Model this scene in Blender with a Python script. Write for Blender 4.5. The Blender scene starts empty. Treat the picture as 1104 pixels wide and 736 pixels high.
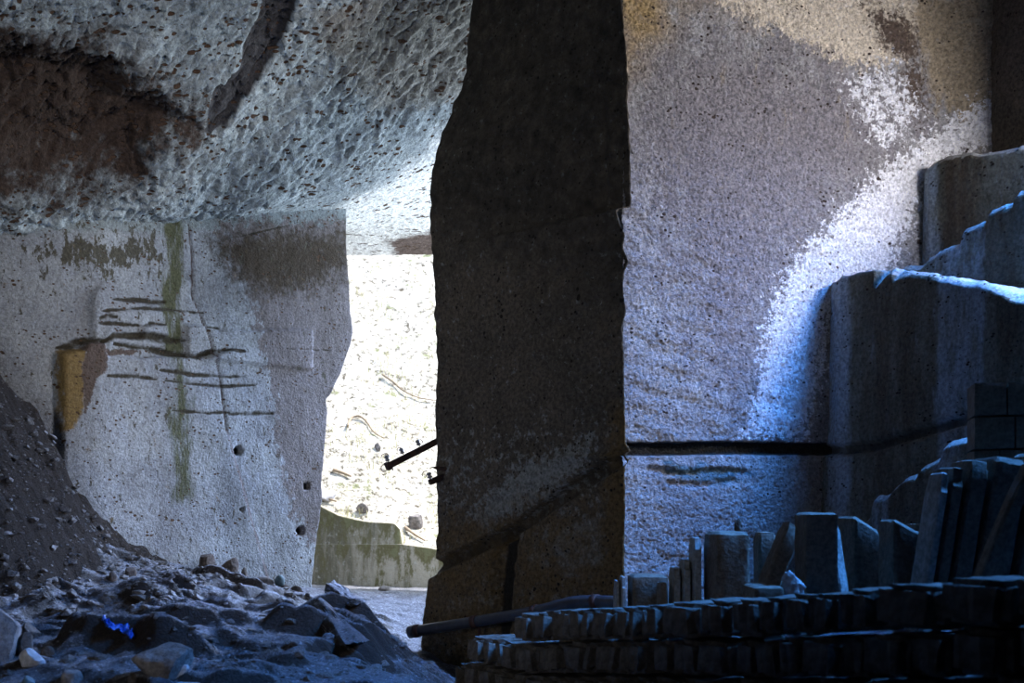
import bpy, bmesh, math, random
import numpy as np
from mathutils import Vector, Matrix, Euler

sc = bpy.context.scene
COL = sc.collection
R = math.radians
rnd = random.Random(7)

# ------------------------------------------------------------------ camera frame
F, HX, HY, CZ = 1300.0, 552.0, 560.0, 1.6        # focal (px), centre column, horizon row, eye height
def P(px, py, D):
    return ((px - HX) / F * D, D, CZ + (HY - py) / F * D)

# ------------------------------------------------------------------ noise
_rs = np.random.RandomState(3)
_perm = np.concatenate([_rs.permutation(256)] * 3)
_g = _rs.normal(size=(256, 3)); _g /= np.linalg.norm(_g, axis=1)[:, None]
def pnoise(x, y, z):
    x, y, z = np.broadcast_arrays(np.asarray(x, float), np.asarray(y, float), np.asarray(z, float))
    xi, yi, zi = np.floor(x).astype(int), np.floor(y).astype(int), np.floor(z).astype(int)
    xf, yf, zf = x - xi, y - yi, z - zi
    u, v, w = [t * t * t * (t * (t * 6 - 15) + 10) for t in (xf, yf, zf)]
    out = 0
    for i in (0, 1):
        for j in (0, 1):
            for k in (0, 1):
                g = _g[_perm[_perm[_perm[(xi + i) & 255] + ((yi + j) & 255)] + ((zi + k) & 255)]]
                d = g[..., 0] * (xf - i) + g[..., 1] * (yf - j) + g[..., 2] * (zf - k)
                out = out + d * (u if i else 1 - u) * (v if j else 1 - v) * (w if k else 1 - w)
    return out * 1.5
def fbm(x, y, z, o=4, g=.5, l=2.03):
    a, s, t = 1.0, 0, 0
    for i in range(o):
        s = s + a * pnoise(x + 17.3 * i, y + 9.1 * i, z + 3.7 * i); t += a
        x, y, z = x * l, y * l, z * l; a *= g
    return s / t
def sstep(a, b, x):
    t = np.clip((x - a) / (b - a), 0, 1); return t * t * (3 - 2 * t)
def sdf_poly(S, Z, pts):
    d = np.full(S.shape, 1e9); ins = np.zeros(S.shape, bool)
    n = len(pts)
    for i in range(n):
        x0, y0 = pts[i]; x1, y1 = pts[(i + 1) % n]
        ex, ey = x1 - x0, y1 - y0
        t = np.clip(((S - x0) * ex + (Z - y0) * ey) / (ex * ex + ey * ey + 1e-12), 0, 1)
        d = np.minimum(d, (S - x0 - t * ex) ** 2 + (Z - y0 - t * ey) ** 2)
        c = (y0 > Z) != (y1 > Z)
        with np.errstate(divide='ignore', invalid='ignore'):
            ins ^= c & (S < (x1 - x0) * (Z - y0) / (y1 - y0 + 1e-12) + x0)
    d = np.sqrt(d)
    return np.where(ins, -d, d)
def d_line(S, Z, pts):
    d = np.full(S.shape, 1e9)
    for (x0, y0), (x1, y1) in zip(pts[:-1], pts[1:]):
        ex, ey = x1 - x0, y1 - y0
        t = np.clip(((S - x0) * ex + (Z - y0) * ey) / (ex * ex + ey * ey + 1e-12), 0, 1)
        d = np.minimum(d, (S - x0 - t * ex) ** 2 + (Z - y0 - t * ey) ** 2)
    return np.sqrt(d)
def inside(S, Z, pts, soft):                     # 1 inside, 0 outside, .5 on the outline
    return np.clip(.5 - sdf_poly(S, Z, pts) / soft, 0, 1)

# ------------------------------------------------------------------ object helpers
def tag(o, label=None, cat=None, group=None, kind=None):
    if label: o['label'] = label
    if cat: o['category'] = cat
    if group: o['group'] = group
    if kind: o['kind'] = kind
    return o
def link(name, me, mat=None, parent=None, loc=None):
    o = bpy.data.objects.new(name, me); COL.objects.link(o)
    if mat is not None and me is not None and not me.materials: me.materials.append(mat)
    if parent is not None: o.parent = parent
    if loc is not None: o.location = loc
    return o
def empty(name, loc=(0, 0, 0), rot=(0, 0, 0)):
    o = bpy.data.objects.new(name, None); COL.objects.link(o); o.location = loc; o.rotation_euler = rot
    o.empty_display_size = .1
    return o
def grid(name, V, mat, attrs=None, closed=False, flip=False, smooth=True):
    m, n = V.shape[:2]
    me = bpy.data.meshes.new(name)
    idx = np.arange(m * n).reshape(m, n)
    if closed: idx = np.concatenate([idx, idx[:, :1]], 1)
    q = np.stack([idx[:-1, :-1], idx[:-1, 1:], idx[1:, 1:], idx[1:, :-1]], -1).reshape(-1, 4)
    if flip: q = q[:, ::-1]
    me.vertices.add(m * n); me.vertices.foreach_set('co', V.reshape(-1).astype(np.float32))
    me.loops.add(q.size); me.loops.foreach_set('vertex_index', q.reshape(-1).astype(np.int32))
    me.polygons.add(len(q)); me.polygons.foreach_set('loop_start', (np.arange(len(q)) * 4).astype(np.int32))
    me.polygons.foreach_set('use_smooth', np.full(len(q), smooth))
    me.update(calc_edges=True)
    for k, a in (attrs or {}).items():
        at = me.attributes.new(k, 'FLOAT', 'POINT'); at.data.foreach_set('value', np.asarray(a, np.float32).reshape(-1))
    return link(name, me, mat)
def bm_mesh(name, bm, smooth=True):
    bmesh.ops.recalc_face_normals(bm, faces=bm.faces)
    me = bpy.data.meshes.new(name); bm.to_mesh(me); bm.free()
    if smooth: me.polygons.foreach_set('use_smooth', [True] * len(me.polygons))
    return me
def co_array(bm):
    return np.array([v.co[:] for v in bm.verts])
def set_co(bm, A):
    for v, a in zip(bm.verts, A): v.co = a

def block_mesh(name, w, d, h, seed, cuts=7, rough=.012, chip=.03, slope=0., vein=0.):
    """rough sawn / split stone block, base at z=0, front face at y=0, centred in x"""
    bm = bmesh.new(); bmesh.ops.create_cube(bm, size=1)
    bmesh.ops.subdivide_edges(bm, edges=bm.edges[:], cuts=cuts, use_grid_fill=True)
    A = co_array(bm)
    # knock the edges and corners back a little
    e = np.sort(np.abs(A), 1)
    edge = sstep(.36, .5, e[:, 1])
    p = A * np.array([w, d, h])
    s = seed * 3.17
    nz = fbm(p[:, 0] * 6 + s, p[:, 1] * 6 - s, p[:, 2] * 6 + 2 * s, 3)
    big = pnoise(p[:, 0] * 2.3 - s, p[:, 1] * 2.3 + s, p[:, 2] * 2.3)
    q = p * (1 - (edge * (chip + chip * 1.2 * np.abs(nz)) / np.maximum(.5 * np.array([w, d, h]).min(), .05))[:, None] * .5)
    nrm = np.where(np.abs(A) > .499, np.sign(A), 0); nrm /= np.maximum(np.linalg.norm(nrm, axis=1), 1e-6)[:, None]
    q += nrm * (nz * rough * 1.6 + big * rough)[:, None]
    if vein: q[:, 1] += vein * pnoise(p[:, 0] * 17 + s, 0 * p[:, 1], p[:, 2] * 2.5) * (A[:, 1] < -.4)
    q[:, 2] += h / 2; q[:, 1] += d / 2
    q[:, 2] -= slope * (q[:, 0] + w / 2) * sstep(0, h, q[:, 2])
    set_co(bm, q)
    me = bm_mesh(name, bm); me.set_sharp_from_angle(angle=R(26)); return me
def rock_mesh(name, sx, sy, sz, seed, sub=4, cutn=7, rough=.12):
    """angular boulder about sx*sy*sz, resting on z=0"""
    bm = bmesh.new(); bmesh.ops.create_icosphere(bm, subdivisions=sub, radius=1)
    A = co_array(bm); rr = np.random.RandomState(seed)
    for _ in range(cutn):
        n = rr.normal(size=3); n /= np.linalg.norm(n); c = rr.uniform(.5, .85)
        dd = A @ n; A = A - np.outer(np.maximum(dd - c, 0) * .92, n)
    f = 1 + rough * fbm(A[:, 0] * 1.7 + seed, A[:, 1] * 1.7, A[:, 2] * 1.7, 4)
    A = A * f[:, None]
    A[:, 2] = np.where(A[:, 2] < -.55, -.55 + (A[:, 2] + .55) * .2, A[:, 2])
    mn, mx = A.min(0), A.max(0)
    A = (A - (mn + mx) / 2) / (mx - mn) * np.array([sx, sy, sz]); A[:, 2] += sz / 2
    set_co(bm, A)
    me = bm_mesh(name, bm); me.set_sharp_from_angle(angle=R(30)); return me
def tube_mesh(name, pts, r, seg=14, cap=True):
    pts = [Vector(p) for p in pts]; n = len(pts)
    rr = [float(v) for v in r] if isinstance(r, (list, tuple)) else [float(r)] * n
    bm = bmesh.new(); rings = []; prev = None
    for i in range(n):
        t = (pts[min(i + 1, n - 1)] - pts[max(i - 1, 0)]).normalized()
        if prev is None:
            a = t.orthogonal().normalized()
        else:
            a = (prev - t * prev.dot(t)).normalized()
        prev = a; b = t.cross(a)
        rings.append([bm.verts.new(pts[i] + rr[i] * (math.cos(2 * math.pi * k / seg) * a + math.sin(2 * math.pi * k / seg) * b)) for k in range(seg)])
    for i in range(n - 1):
        for k in range(seg):
            bm.faces.new((rings[i][k], rings[i][(k + 1) % seg], rings[i + 1][(k + 1) % seg], rings[i + 1][k]))
    if cap: bm.faces.new(rings[0][::-1]); bm.faces.new(rings[-1])
    return bm_mesh(name, bm)
def smooth_path(pts, n):
    pts = [Vector(p) for p in pts]; out = []
    for i in range(len(pts) - 1):
        p0, p1, p2, p3 = pts[max(i - 1, 0)], pts[i], pts[i + 1], pts[min(i + 2, len(pts) - 1)]
        for k in range(n):
            t = k / n
            out.append(.5 * ((2 * p1) + (p2 - p0) * t + (2 * p0 - 5 * p1 + 4 * p2 - p3) * t * t + (3 * p1 - p0 - 3 * p2 + p3) * t ** 3))
    out.append(pts[-1]); return out

# ------------------------------------------------------------------ materials
class NT:
    def __init__(s, name):
        s.m = bpy.data.materials.new(name); s.m.use_nodes = True
        s.t = s.m.node_tree; s.n = s.t.nodes; s.n.clear()
        s.out = s.n.new('ShaderNodeOutputMaterial'); s.b = s.n.new('ShaderNodeBsdfPrincipled')
        s.t.links.new(s.b.outputs[0], s.out.inputs[0])
        s.co = s.n.new('ShaderNodeTexCoord').outputs['Object']
    def L(s, a, b): s.t.links.new(a, b)
    def put(s, sock, v):
        if isinstance(v, bpy.types.NodeSocket): s.L(v, sock)
        elif isinstance(v, (tuple, list)): sock.default_value = tuple(v) + ((1,) if len(v) == 3 and len(sock.default_value) == 4 else ())
        else: sock.default_value = v
    def scaled(s, sx, sy, sz, rot=(0, 0, 0), vec=None):
        m = s.n.new('ShaderNodeMapping'); s.L(vec or s.co, m.inputs[0]); m.inputs['Scale'].default_value = (sx, sy, sz)
        m.inputs['Rotation'].default_value = rot
        return m.outputs[0]
    def noise(s, scale, detail=4, rough=.55, vec=None, dist=0):
        k = s.n.new('ShaderNodeTexNoise'); s.L(vec or s.co, k.inputs['Vector'])
        k.inputs['Scale'].default_value = scale; k.inputs['Detail'].default_value = detail
        k.inputs['Roughness'].default_value = rough; k.inputs['Distortion'].default_value = dist
        return k.outputs['Fac']
    def vor(s, scale, vec=None, feature='F1', rand=1):
        k = s.n.new('ShaderNodeTexVoronoi'); k.feature = feature; s.L(vec or s.co, k.inputs['Vector'])
        k.inputs['Scale'].default_value = scale; k.inputs['Randomness'].default_value = rand
        return k.outputs['Distance']
    def math(s, op, a, b=0., c=0., clamp=False):
        k = s.n.new('ShaderNodeMath'); k.operation = op; k.use_clamp = clamp
        s.put(k.inputs[0], a); s.put(k.inputs[1], b)
        if op in ('MULTIPLY_ADD',): s.put(k.inputs[2], c)
        return k.outputs[0]
    def step(s, x, a, b, lo=0., hi=1.):
        k = s.n.new('ShaderNodeMapRange'); k.interpolation_type = 'SMOOTHSTEP'
        s.put(k.inputs['Value'], x); s.put(k.inputs['From Min'], a); s.put(k.inputs['From Max'], b)
        s.put(k.inputs['To Min'], lo); s.put(k.inputs['To Max'], hi)
        return k.outputs[0]
    def mix(s, f, a, b, blend='MIX'):
        k = s.n.new('ShaderNodeMix'); k.data_type = 'RGBA'; k.blend_type = blend
        s.put(k.inputs['Factor'], f); s.put(k.inputs['A'], a) if False else s.put(k.inputs[6], a); s.put(k.inputs[7], b)
        return k.outputs[2]
    def attr(s, name):
        k = s.n.new('ShaderNodeAttribute'); k.attribute_name = name; return k.outputs['Fac']
    def sep(s):
        k = s.n.new('ShaderNodeSeparateXYZ'); s.L(s.co, k.inputs[0]); return k.outputs
    def bump(s, h, strength, dist, normal=None):
        k = s.n.new('ShaderNodeBump'); s.put(k.inputs['Height'], h); k.inputs['Strength'].default_value = strength
        k.inputs['Distance'].default_value = dist
        if normal is not None: s.L(normal, k.inputs['Normal'])
        return k.outputs[0]
    def done(s, col, rough=.9, normal=None, spec=.25, metal=0.):
        s.put(s.b.inputs['Base Color'], col); s.put(s.b.inputs['Roughness'], rough)
        s.b.inputs['Specular IOR Level'].default_value = spec; s.b.inputs['Metallic'].default_value = metal
        if normal is not None: s.L(normal, s.b.inputs['Normal'])
        return s.m

def stone(name, c1, c2, stains=(), mott=.35, mscale=26, pits=None, bumps=((24, 6, 1., .03),), rough=.92,
          streak=None, big=1.3, spec=.2):
    """weathered tuff: two base tones, fine mottling, brown pits, painted stains, light and shade (vertex masks broken up by noise)"""
    n = NT(name)
    col = n.mix(n.step(n.noise(big, 5, .6), .35, .65), c1, c2)
    if streak:                                    # vertical runs of water staining
        sx, amount, colr = streak
        v = n.scaled(sx, sx, .18)
        col = n.mix(n.step(n.noise(1, 4, .6, v), .48, .72, 0, amount), col, colr)
    for st in stains:
        a, c, ns, amp, soft = st[:5]
        vec = n.scaled(*st[5]) if len(st) > 5 else None
        f = n.math('ADD', n.attr(a), n.math('MULTIPLY', n.math('SUBTRACT', n.noise(ns, 6, .72, vec), .5), amp * 2.3))
        col = n.mix(n.step(f, .5 - soft, .5 + soft), col, c)
    mo = n.noise(mscale, 7, .7)
    k = n.step(mo, .3, .7, 1 - mott, 1 + mott)
    kk = n.n.new('ShaderNodeCombineColor')
    for i in range(3): n.L(k, kk.inputs[i])
    col = n.mix(1, col, kk.outputs[0], 'MULTIPLY')
    height = None
    if pits:
        ps, thr, pc, vec = pits
        v = n.scaled(*vec) if vec else None
        dist = n.vor(ps, v); big_ = n.noise(ps * .33, 3, .6, v)
        pm = n.step(n.math('ADD', dist, n.math('MULTIPLY', n.math('SUBTRACT', big_, .5), -1.3)), thr - .06, thr + .03, 1, 0)
        col = n.mix(pm, col, pc)
    nr = None
    for sc_, det, st_, di in bumps:
        h = n.noise(sc_, det, .62)
        nr = n.bump(h, st_, di, nr)
    if pits:
        nr = n.bump(n.math('SUBTRACT', 1, pm), .8, .03, nr)
    return n.done(col, rough, nr, spec)

M = {}
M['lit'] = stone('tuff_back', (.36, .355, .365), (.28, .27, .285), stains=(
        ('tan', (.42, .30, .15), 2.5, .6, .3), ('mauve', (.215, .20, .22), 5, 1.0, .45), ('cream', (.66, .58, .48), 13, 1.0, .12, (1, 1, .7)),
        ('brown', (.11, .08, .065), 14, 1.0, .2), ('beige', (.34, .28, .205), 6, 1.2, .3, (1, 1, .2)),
        ('white', (.80, .80, .86), 15, 1.15, .07), ('teal', (.10, .16, .19), 6, .8, .2, (.5, .5, 2)), ('darken', (.03, .032, .035), 8, .3, .2)),
        mott=.45, mscale=26, pits=(13, .10, (.05, .035, .03), (1, 1, 1.4)),
        bumps=((19, 5, .8, .10), (40, 6, 1., .06)))
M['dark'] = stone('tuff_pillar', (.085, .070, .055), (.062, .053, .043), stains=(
        ('grey', (.17, .175, .17), 11, 1.1, .14), ('rust', (.095, .064, .030), 4, .5, .25), ('darken', (.016, .014, .012), 6, .4, .25)),
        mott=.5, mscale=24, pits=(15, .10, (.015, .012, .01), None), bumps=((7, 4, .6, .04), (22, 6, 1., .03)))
M['left'] = stone('tuff_left', (.23, .245, .275), (.30, .32, .345), stains=(
        ('band', (.21, .24, .25), 5, .5, .2), ('mauve', (.16, .145, .15), 8, 1.3, .08), ('dkbr', (.055, .042, .03), 9, 1.1, .45),
        ('mott', (.075, .07, .055), 10, 1.7, .1, (1, 1, .55)), ('yellow', (.19, .130, .055), 8, 1.0, .3), ('brown', (.10, .075, .065), 12, .7, .12),
        ('moss', (.075, .078, .042), 9, 1.0, .3, (1, 1, .25)), ('olive', (.042, .036, .026), 14, .35, .3), ('crack', (.12, .10, .10), 12, .5, .25),
        ('hole', (.02, .02, .02), 6, .05, .2)),
        mott=.32, mscale=30, pits=(12, .12, (.09, .055, .035), (1, 1, 1.7)), bumps=((10, 4, .5, .04), (32, 6, .9, .022)))
M['ceil'] = stone('tuff_overhang', (.36, .405, .425), (.25, .29, .315), stains=(
        ('grey', (.24, .235, .22), 4, .5, .25), ('hollow', (.050, .034, .027), 4, .6, .25), ('slab', (.050, .048, .052), 6, .15, .15),
        ('lip_light', (.74, .75, .74), 3, .3, .2), ('tan', (.12, .09, .08), 6, .6, .2)),
        mott=.42, mscale=20, pits=(7.5, .21, (.075, .045, .03), (.8, 1.7, 2.0)), bumps=((5, 6, .35, .05), (24, 6, .9, .03)), big=.9)
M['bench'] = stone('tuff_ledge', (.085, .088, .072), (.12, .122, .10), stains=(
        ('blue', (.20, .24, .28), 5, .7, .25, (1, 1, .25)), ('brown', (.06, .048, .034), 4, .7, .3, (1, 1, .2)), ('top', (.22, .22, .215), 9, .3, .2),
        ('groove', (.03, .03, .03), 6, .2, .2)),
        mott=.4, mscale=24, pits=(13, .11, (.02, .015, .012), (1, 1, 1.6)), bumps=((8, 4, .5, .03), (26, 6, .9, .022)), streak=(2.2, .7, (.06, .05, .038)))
M['shell'] = stone('tuff_far_side', (.12, .115, .11), (.09, .085, .08), bumps=((6, 4, .5, .05),))
M['block'] = stone('quarried_stone', (.125, .108, .088), (.095, .082, .068), mott=.4, mscale=22, bumps=((16, 5, .8, .02),), big=3)
M['block_brown'] = stone('quarried_stone_brown', (.15, .125, .10), (.11, .09, .07), mott=.4, mscale=22, bumps=((16, 5, .8, .02),), big=3)
M['block_pale'] = stone('quarried_stone_pale', (.26, .27, .27), (.19, .19, .18), mott=.4, mscale=22, bumps=((14, 5, .8, .02),), big=3, streak=(8, .6, (.10, .09, .08)))
M['rubble'] = stone('stack_stone', (.105, .090, .076), (.14, .125, .11), mott=.4, mscale=14, bumps=((9, 5, .9, .04),), big=3)
M['rock'] = stone('loose_rock', (.20, .18, .17), (.12, .105, .10), mott=.45, mscale=18, bumps=((14, 6, .9, .03),), big=3)
M['rock_dark'] = stone('dark_loose_rock', (.075, .06, .05), (.11, .09, .08), mott=.45, mscale=18, bumps=((14, 6, .9, .03),), big=3)
M['rock_pale'] = stone('pale_loose_rock', (.42, .41, .42), (.30, .29, .30), mott=.3, mscale=18, bumps=((14, 6, .7, .02),), big=3)
M['rock_teal'] = stone('round_green_grey_cobble', (.10, .14, .15), (.07, .10, .11), mott=.3, mscale=18, bumps=((20, 5, .4, .01),), big=3)

def soil(name, c1, c2, c3, spec=.35, rough=.7, bare_shade=None, lo=.62, hi=.86):
    n = NT(name)
    col = n.mix(n.step(n.noise(1.6, 6, .65), .38, .62), c1, c2)
    col = n.mix(n.step(n.noise(24, 6, .7), .52, .66), col, c3)
    if bare_shade:                                      # pale dust on level ground; steep bare earth darkened further to paint its shade
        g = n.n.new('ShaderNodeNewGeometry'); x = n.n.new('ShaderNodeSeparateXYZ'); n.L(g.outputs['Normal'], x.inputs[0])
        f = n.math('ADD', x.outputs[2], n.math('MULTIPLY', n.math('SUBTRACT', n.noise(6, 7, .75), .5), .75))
        col = n.mix(n.step(f, lo, hi), bare_shade, col)
    k = n.step(n.noise(55, 6, .75), .3, .7, .45, 1.6); kk = n.n.new('ShaderNodeCombineColor')
    for i in range(3): n.L(k, kk.inputs[i])
    col = n.mix(1, col, kk.outputs[0], 'MULTIPLY')
    nr = n.bump(n.noise(7, 7, .65), .9, .08); nr = n.bump(n.noise(30, 7, .75), 1., .05, nr)
    return n.done(col, rough, nr, spec)
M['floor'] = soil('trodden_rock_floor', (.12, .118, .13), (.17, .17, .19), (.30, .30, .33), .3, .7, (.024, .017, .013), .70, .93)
M['mound'] = soil('dark_rubbly_soil', (.030, .023, .018), (.045, .035, .028), (.11, .10, .10), .06, .9, (.022, .016, .012), .35, .85)
M['gravel'] = soil('grit', (.10, .09, .085), (.16, .15, .15), (.2, .2, .2))

n = NT('sunlit_hillside')
c = n.mix(n.step(n.noise(1.2, 7, .7), .35, .65), (.62, .58, .50), (.50, .46, .37))
c = n.mix(n.step(n.noise(7, 8, .8), .50, .60), c, (.085, .07, .05))
c = n.mix(n.step(n.noise(2.2, 6, .75), .57, .66), c, (.20, .21, .11))
M['hill'] = n.done(c, .95, n.bump(n.noise(6, 8, .7), 1., .12), .1)
n = NT('dry_grass'); M['grass'] = n.done(n.mix(n.noise(3, 3), (.60, .50, .30), (.35, .38, .18)), .8)
n = NT('twig_bark'); M['twig'] = n.done(n.mix(n.noise(12, 3), (.22, .16, .10), (.32, .25, .18)), .9)
# mossy concrete of the retaining wall
n = NT('mossy_concrete')
c = n.mix(n.step(n.noise(1, 5, .7, n.scaled(2.2, 1, .35)), .4, .62), (.34, .31, .25), (.13, .12, .085))
c = n.mix(n.step(n.noise(11, 7, .8), .54, .66), c, (.40, .39, .35))
zz = n.math('ADD', n.attr('moss'), n.math('MULTIPLY', n.math('SUBTRACT', n.noise(3, 7, .75, n.scaled(1.3, 1, .5)), .5), 3.2))
c = n.mix(n.step(zz, .35, .75), c, (.125, .114, .058))
c = n.mix(n.step(n.math('ADD', zz, n.noise(7, 4)), 1.25, 1.5), c, (.16, .155, .085))
M['concrete'] = n.done(c, .95, n.bump(n.noise(20, 6, .7), .8, .02), .1)
n = NT('rusty_iron'); M['iron'] = n.done(n.mix(n.step(n.noise(18, 5), .4, .65), (.030, .020, .020), (.075, .040, .030)), .75, n.bump(n.noise(60, 3), .3, .004), .4, .3)
n = NT('porcelain'); M['porcelain'] = n.done(n.mix(n.noise(10, 2), (.16, .16, .18), (.24, .24, .27)), .25, None, .5)
n = NT('wire'); M['wire'] = n.done((.10, .045, .045), .6, None, .3)
n = NT('black_plastic_pipe'); M['pipe'] = n.done(n.mix(n.step(n.noise(9, 5), .45, .7), (.030, .034, .046), (.05, .053, .062)), .38, n.bump(n.noise(40, 3), .15, .004), .5)
n = NT('red_band'); M['band'] = n.done(n.mix(n.noise(30, 3), (.06, .025, .022), (.04, .025, .022)), .7)
n = NT('blue_plastic_sheet'); M['bluep'] = n.done(n.mix(n.noise(22, 4), (.006, .045, .30), (.006, .08, .42)), .35, n.bump(n.noise(50, 3), .5, .01), .5)
n = NT('moss_green'); M['moss'] = n.done(n.mix(n.step(n.noise(14, 5), .4, .6), (.045, .07, .015), (.10, .13, .035)), .95, n.bump(n.noise(50, 5), .8, .02), .1)

# ================================================================== LEFT WALL
WA = np.array([-6.9, 12.9]); WB = np.array([-2.6, 18.0])
WD = (WB - WA) / np.linalg.norm(WB - WA); WN = np.array([WD[1], -WD[0]])     # faces right and towards the viewer
def wl(px, py):
    a = (px - HX) / F; s = (a * WA[1] - WA[0]) / (WD[0] - a * WD[1])
    Y = WA[1] + WD[1] * s
    return (s, CZ + (HY - py) / F * Y)
def wlp(*pts): return [wl(*p) for p in pts]
def build_wall_left():
    zr = np.arange(-.2, 7.2, .021)
    edge = [(366, 150), (366, 222), (367, 262), (372, 345), (374, 358), (371, 372), (362, 400), (350, 425), (345, 432), (347, 445), (345, 470),
            (340, 525), (341, 531), (338, 560), (334, 590), (330, 622), (327, 660), (326, 720)]
    ez = np.array([wl(*p) for p in edge]); o = np.argsort(ez[:, 1])
    sr = np.interp(zr, ez[o, 1], ez[o, 0]); sr += .018 * fbm(zr * 6, 0 * zr, 0 * zr + 4, 4)
    k = 300
    u = np.linspace(0, 1, k)
    S = u[None, :] * sr[:, None]; Z = np.repeat(zr[:, None], k, 1)
    d = .030 * fbm(S * 1.2, Z * 1.2, 0 * S, 4) + .007 * fbm(S * 9, Z * 9, 0 * S + 5, 4)
    # raised panel, lower block, and the shallow ledges cut between them
    wob = .025 * fbm(S * 4, Z * 4, 0 * S + 9, 3)
    d -= .16 * np.maximum(wl(120, 350)[0] - S, 0) ** 2
    ppan = wlp((98, 440), (96, 330), (101, 314), (114, 307), (190, 300), (330, 270), (420, 255), (420, 440))
    zt_ = wl(97, 305)[1]; s0_ = wl(97, 360)[0] + .16 * sstep(zt_ - .25, zt_ + .05, Z) ** 2
    panm = sstep(-.03, .05, S - s0_ + wob) * sstep(zt_ + .12, zt_ - .25, Z + wob)
    pblk = wlp((64, 720), (64, 379), (86, 377), (88, 369), (108, 370), (110, 383), (140, 386), (170, 384), (215, 386), (240, 377), (330, 374), (420, 374), (420, 720))
    blk = sdf_poly(S, Z, pblk) + .4 * wob
    fr = sstep(wl(205, 340)[0], wl(290, 340)[0], S)
    d += (1 - fr) * np.maximum(.085 * panm, .17 * sstep(.02, -.03, blk)) + fr * .13
    pc = wlp((196, 352), (222, 352), (230, 358), (330, 356), (330, 400), (196, 386)); d += .05 * sstep(.03, -.03, sdf_poly(S, Z, pc) + wob)
    pw = wlp((148, 352), (176, 350), (178, 366), (150, 366)); d += .045 * sstep(.02, -.03, sdf_poly(S, Z, pw))
    olive = np.zeros_like(S); hf = fbm(S * 14, Z * 20, 0 * S + 31, 3); lf = fbm(S * 2.2, Z * 9, 0 * S + 27, 3)
    for pts, wd, dep in [(((119, 323), (150, 325), (176, 326)), 2.2, .03), (((102, 336), (150, 333), (200, 336), (216, 338)), 1.5, .025),
                         (((104, 343), (112, 340), (122, 342)), 2, .02), (((104, 349), (120, 350), (146, 351)), 1.8, .02), (((150, 352), (160, 349), (175, 351)), 1.8, .02),
                         (((66, 374), (92, 367), (108, 367)), 3.2, .03), (((106, 370), (120, 361), (150, 363), (180, 367), (198, 368)), 3.4, .05),
                         (((120, 371), (150, 375), (175, 381), (205, 386), (222, 380)), 2.8, .04), (((216, 379), (240, 378), (256, 380)), 1.6, .02),
                         (((108, 406), (135, 406), (160, 410)), 1.8, .02), (((165, 400), (200, 405), (235, 407), (258, 407)), 1.9, .025),
                         (((170, 411), (200, 415), (235, 417), (268, 416)), 1.5, .02), (((178, 443), (215, 446), (240, 445)), 1.5, .02), (((240, 447), (288, 446)), 2.2, .02),
                         (((300, 377), (350, 378)), .8, .01), (((306, 244), (250, 257)), .8, .01), (((218, 353), (232, 355)), 1.2, .02)]:
        q = wlp(*pts); dl = d_line(S, Z, q) + .5 * wob + .012 * hf; w = wd * .0115
        u_ = np.clip((S - q[0][0]) / (q[-1][0] - q[0][0] + 1e-6), 0, 1); tp = .35 + .65 * np.sqrt(np.sin(np.pi * np.clip(u_, .02, .98)))
        w = w * tp * (1 + .8 * lf)
        olive = np.maximum(olive, sstep(2.6 * w, .2 * w, dl) * np.clip(.86 + .7 * lf, .45, .97)); d -= dep * sstep(1.6 * w, .3 * w, dl)
    # drill holes
    hole = np.zeros_like(S)
    for (px, py, r, sq) in [(250, 486, 4.6, 0), (325, 524, 3.4, 1), (318, 572, 4.8, 0), (253, 549, 2.2, 0), (203, 298, 5, 0), (188, 240, 3, 0)]:
        s0, z0 = wl(px, py); rr = r * .0133
        dd = np.maximum(np.abs(S - s0) * .9, np.abs(Z - z0)) if sq else np.hypot((S - s0) * .85, Z - z0)
        f = sstep(rr * 1.15, rr * .7, dd); d -= (.02 if py < 300 else .16) * f
        hole = np.maximum(hole, f * (.9 if py > 300 else .45))
    crack = np.zeros_like(S)
    dl = d_line(S, Z, wlp((203, 240), (208, 290), (207, 320), (219, 365), (229, 405), (233, 435), (237, 465))) + .3 * wob
    crack = np.maximum(crack, sstep(.02, .002, dl)); d -= .02 * sstep(.03, .0, dl)
    dl = d_line(S, Z, wlp((237, 465), (247, 500), (258, 540), (270, 580), (283, 625))) + .6 * wob
    crack = np.maximum(crack, .75 * sstep(.06, .01, dl)); d += .025 * (sdf_poly(S, Z, wlp((237, 465), (258, 540), (283, 625), (150, 640), (150, 465))) < 0) * sstep(.5, 0, dl)
    mk = {'olive': olive, 'hole': hole, 'crack': crack}
    mk['mauve'] = inside(S, Z, wlp((236, 262), (252, 296), (263, 312), (268, 338), (276, 382), (286, 420), (290, 452), (290, 482), (298, 508), (304, 532), (314, 560), (322, 580), (400, 580), (400, 240), (240, 240)), .45)
    mk['dkbr'] = inside(S, Z, wlp((230, 262), (240, 256), (300, 252), (366, 255), (369, 292), (330, 310), (290, 318), (262, 310), (244, 286)), .6) * 1.1
    mk['band'] = inside(S, Z, wlp((-40, 215), (400, 210), (400, 246), (200, 248), (-40, 250)), .3)
    mk['mott'] = inside(S, Z, wlp((50, 270), (80, 258), (170, 256), (172, 282), (90, 288)), .5) * .95
    mk['yellow'] = inside(S, Z, wlp((63, 376), (87, 376), (85, 400), (84, 440), (74, 462), (64, 466)), .08)
    mk['brown'] = np.maximum(inside(S, Z, wlp((88, 367), (109, 368), (108, 400), (96, 410), (92, 432), (84, 446), (82, 400)), .1),
                             inside(S, Z, wlp((108, 376), (150, 377), (148, 382), (110, 386)), .08) * .8)
    gw = .05 * fbm(S * 3, Z * 1.2, 0 * S + 41, 3)
    g = d_line(S, Z, wlp((188, 236), (189, 270), (186, 300), (180, 325), (184, 372))) + gw
    g2 = d_line(S, Z, wlp((184, 372), (184, 410), (186, 470), (187, 530))) + gw
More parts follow.
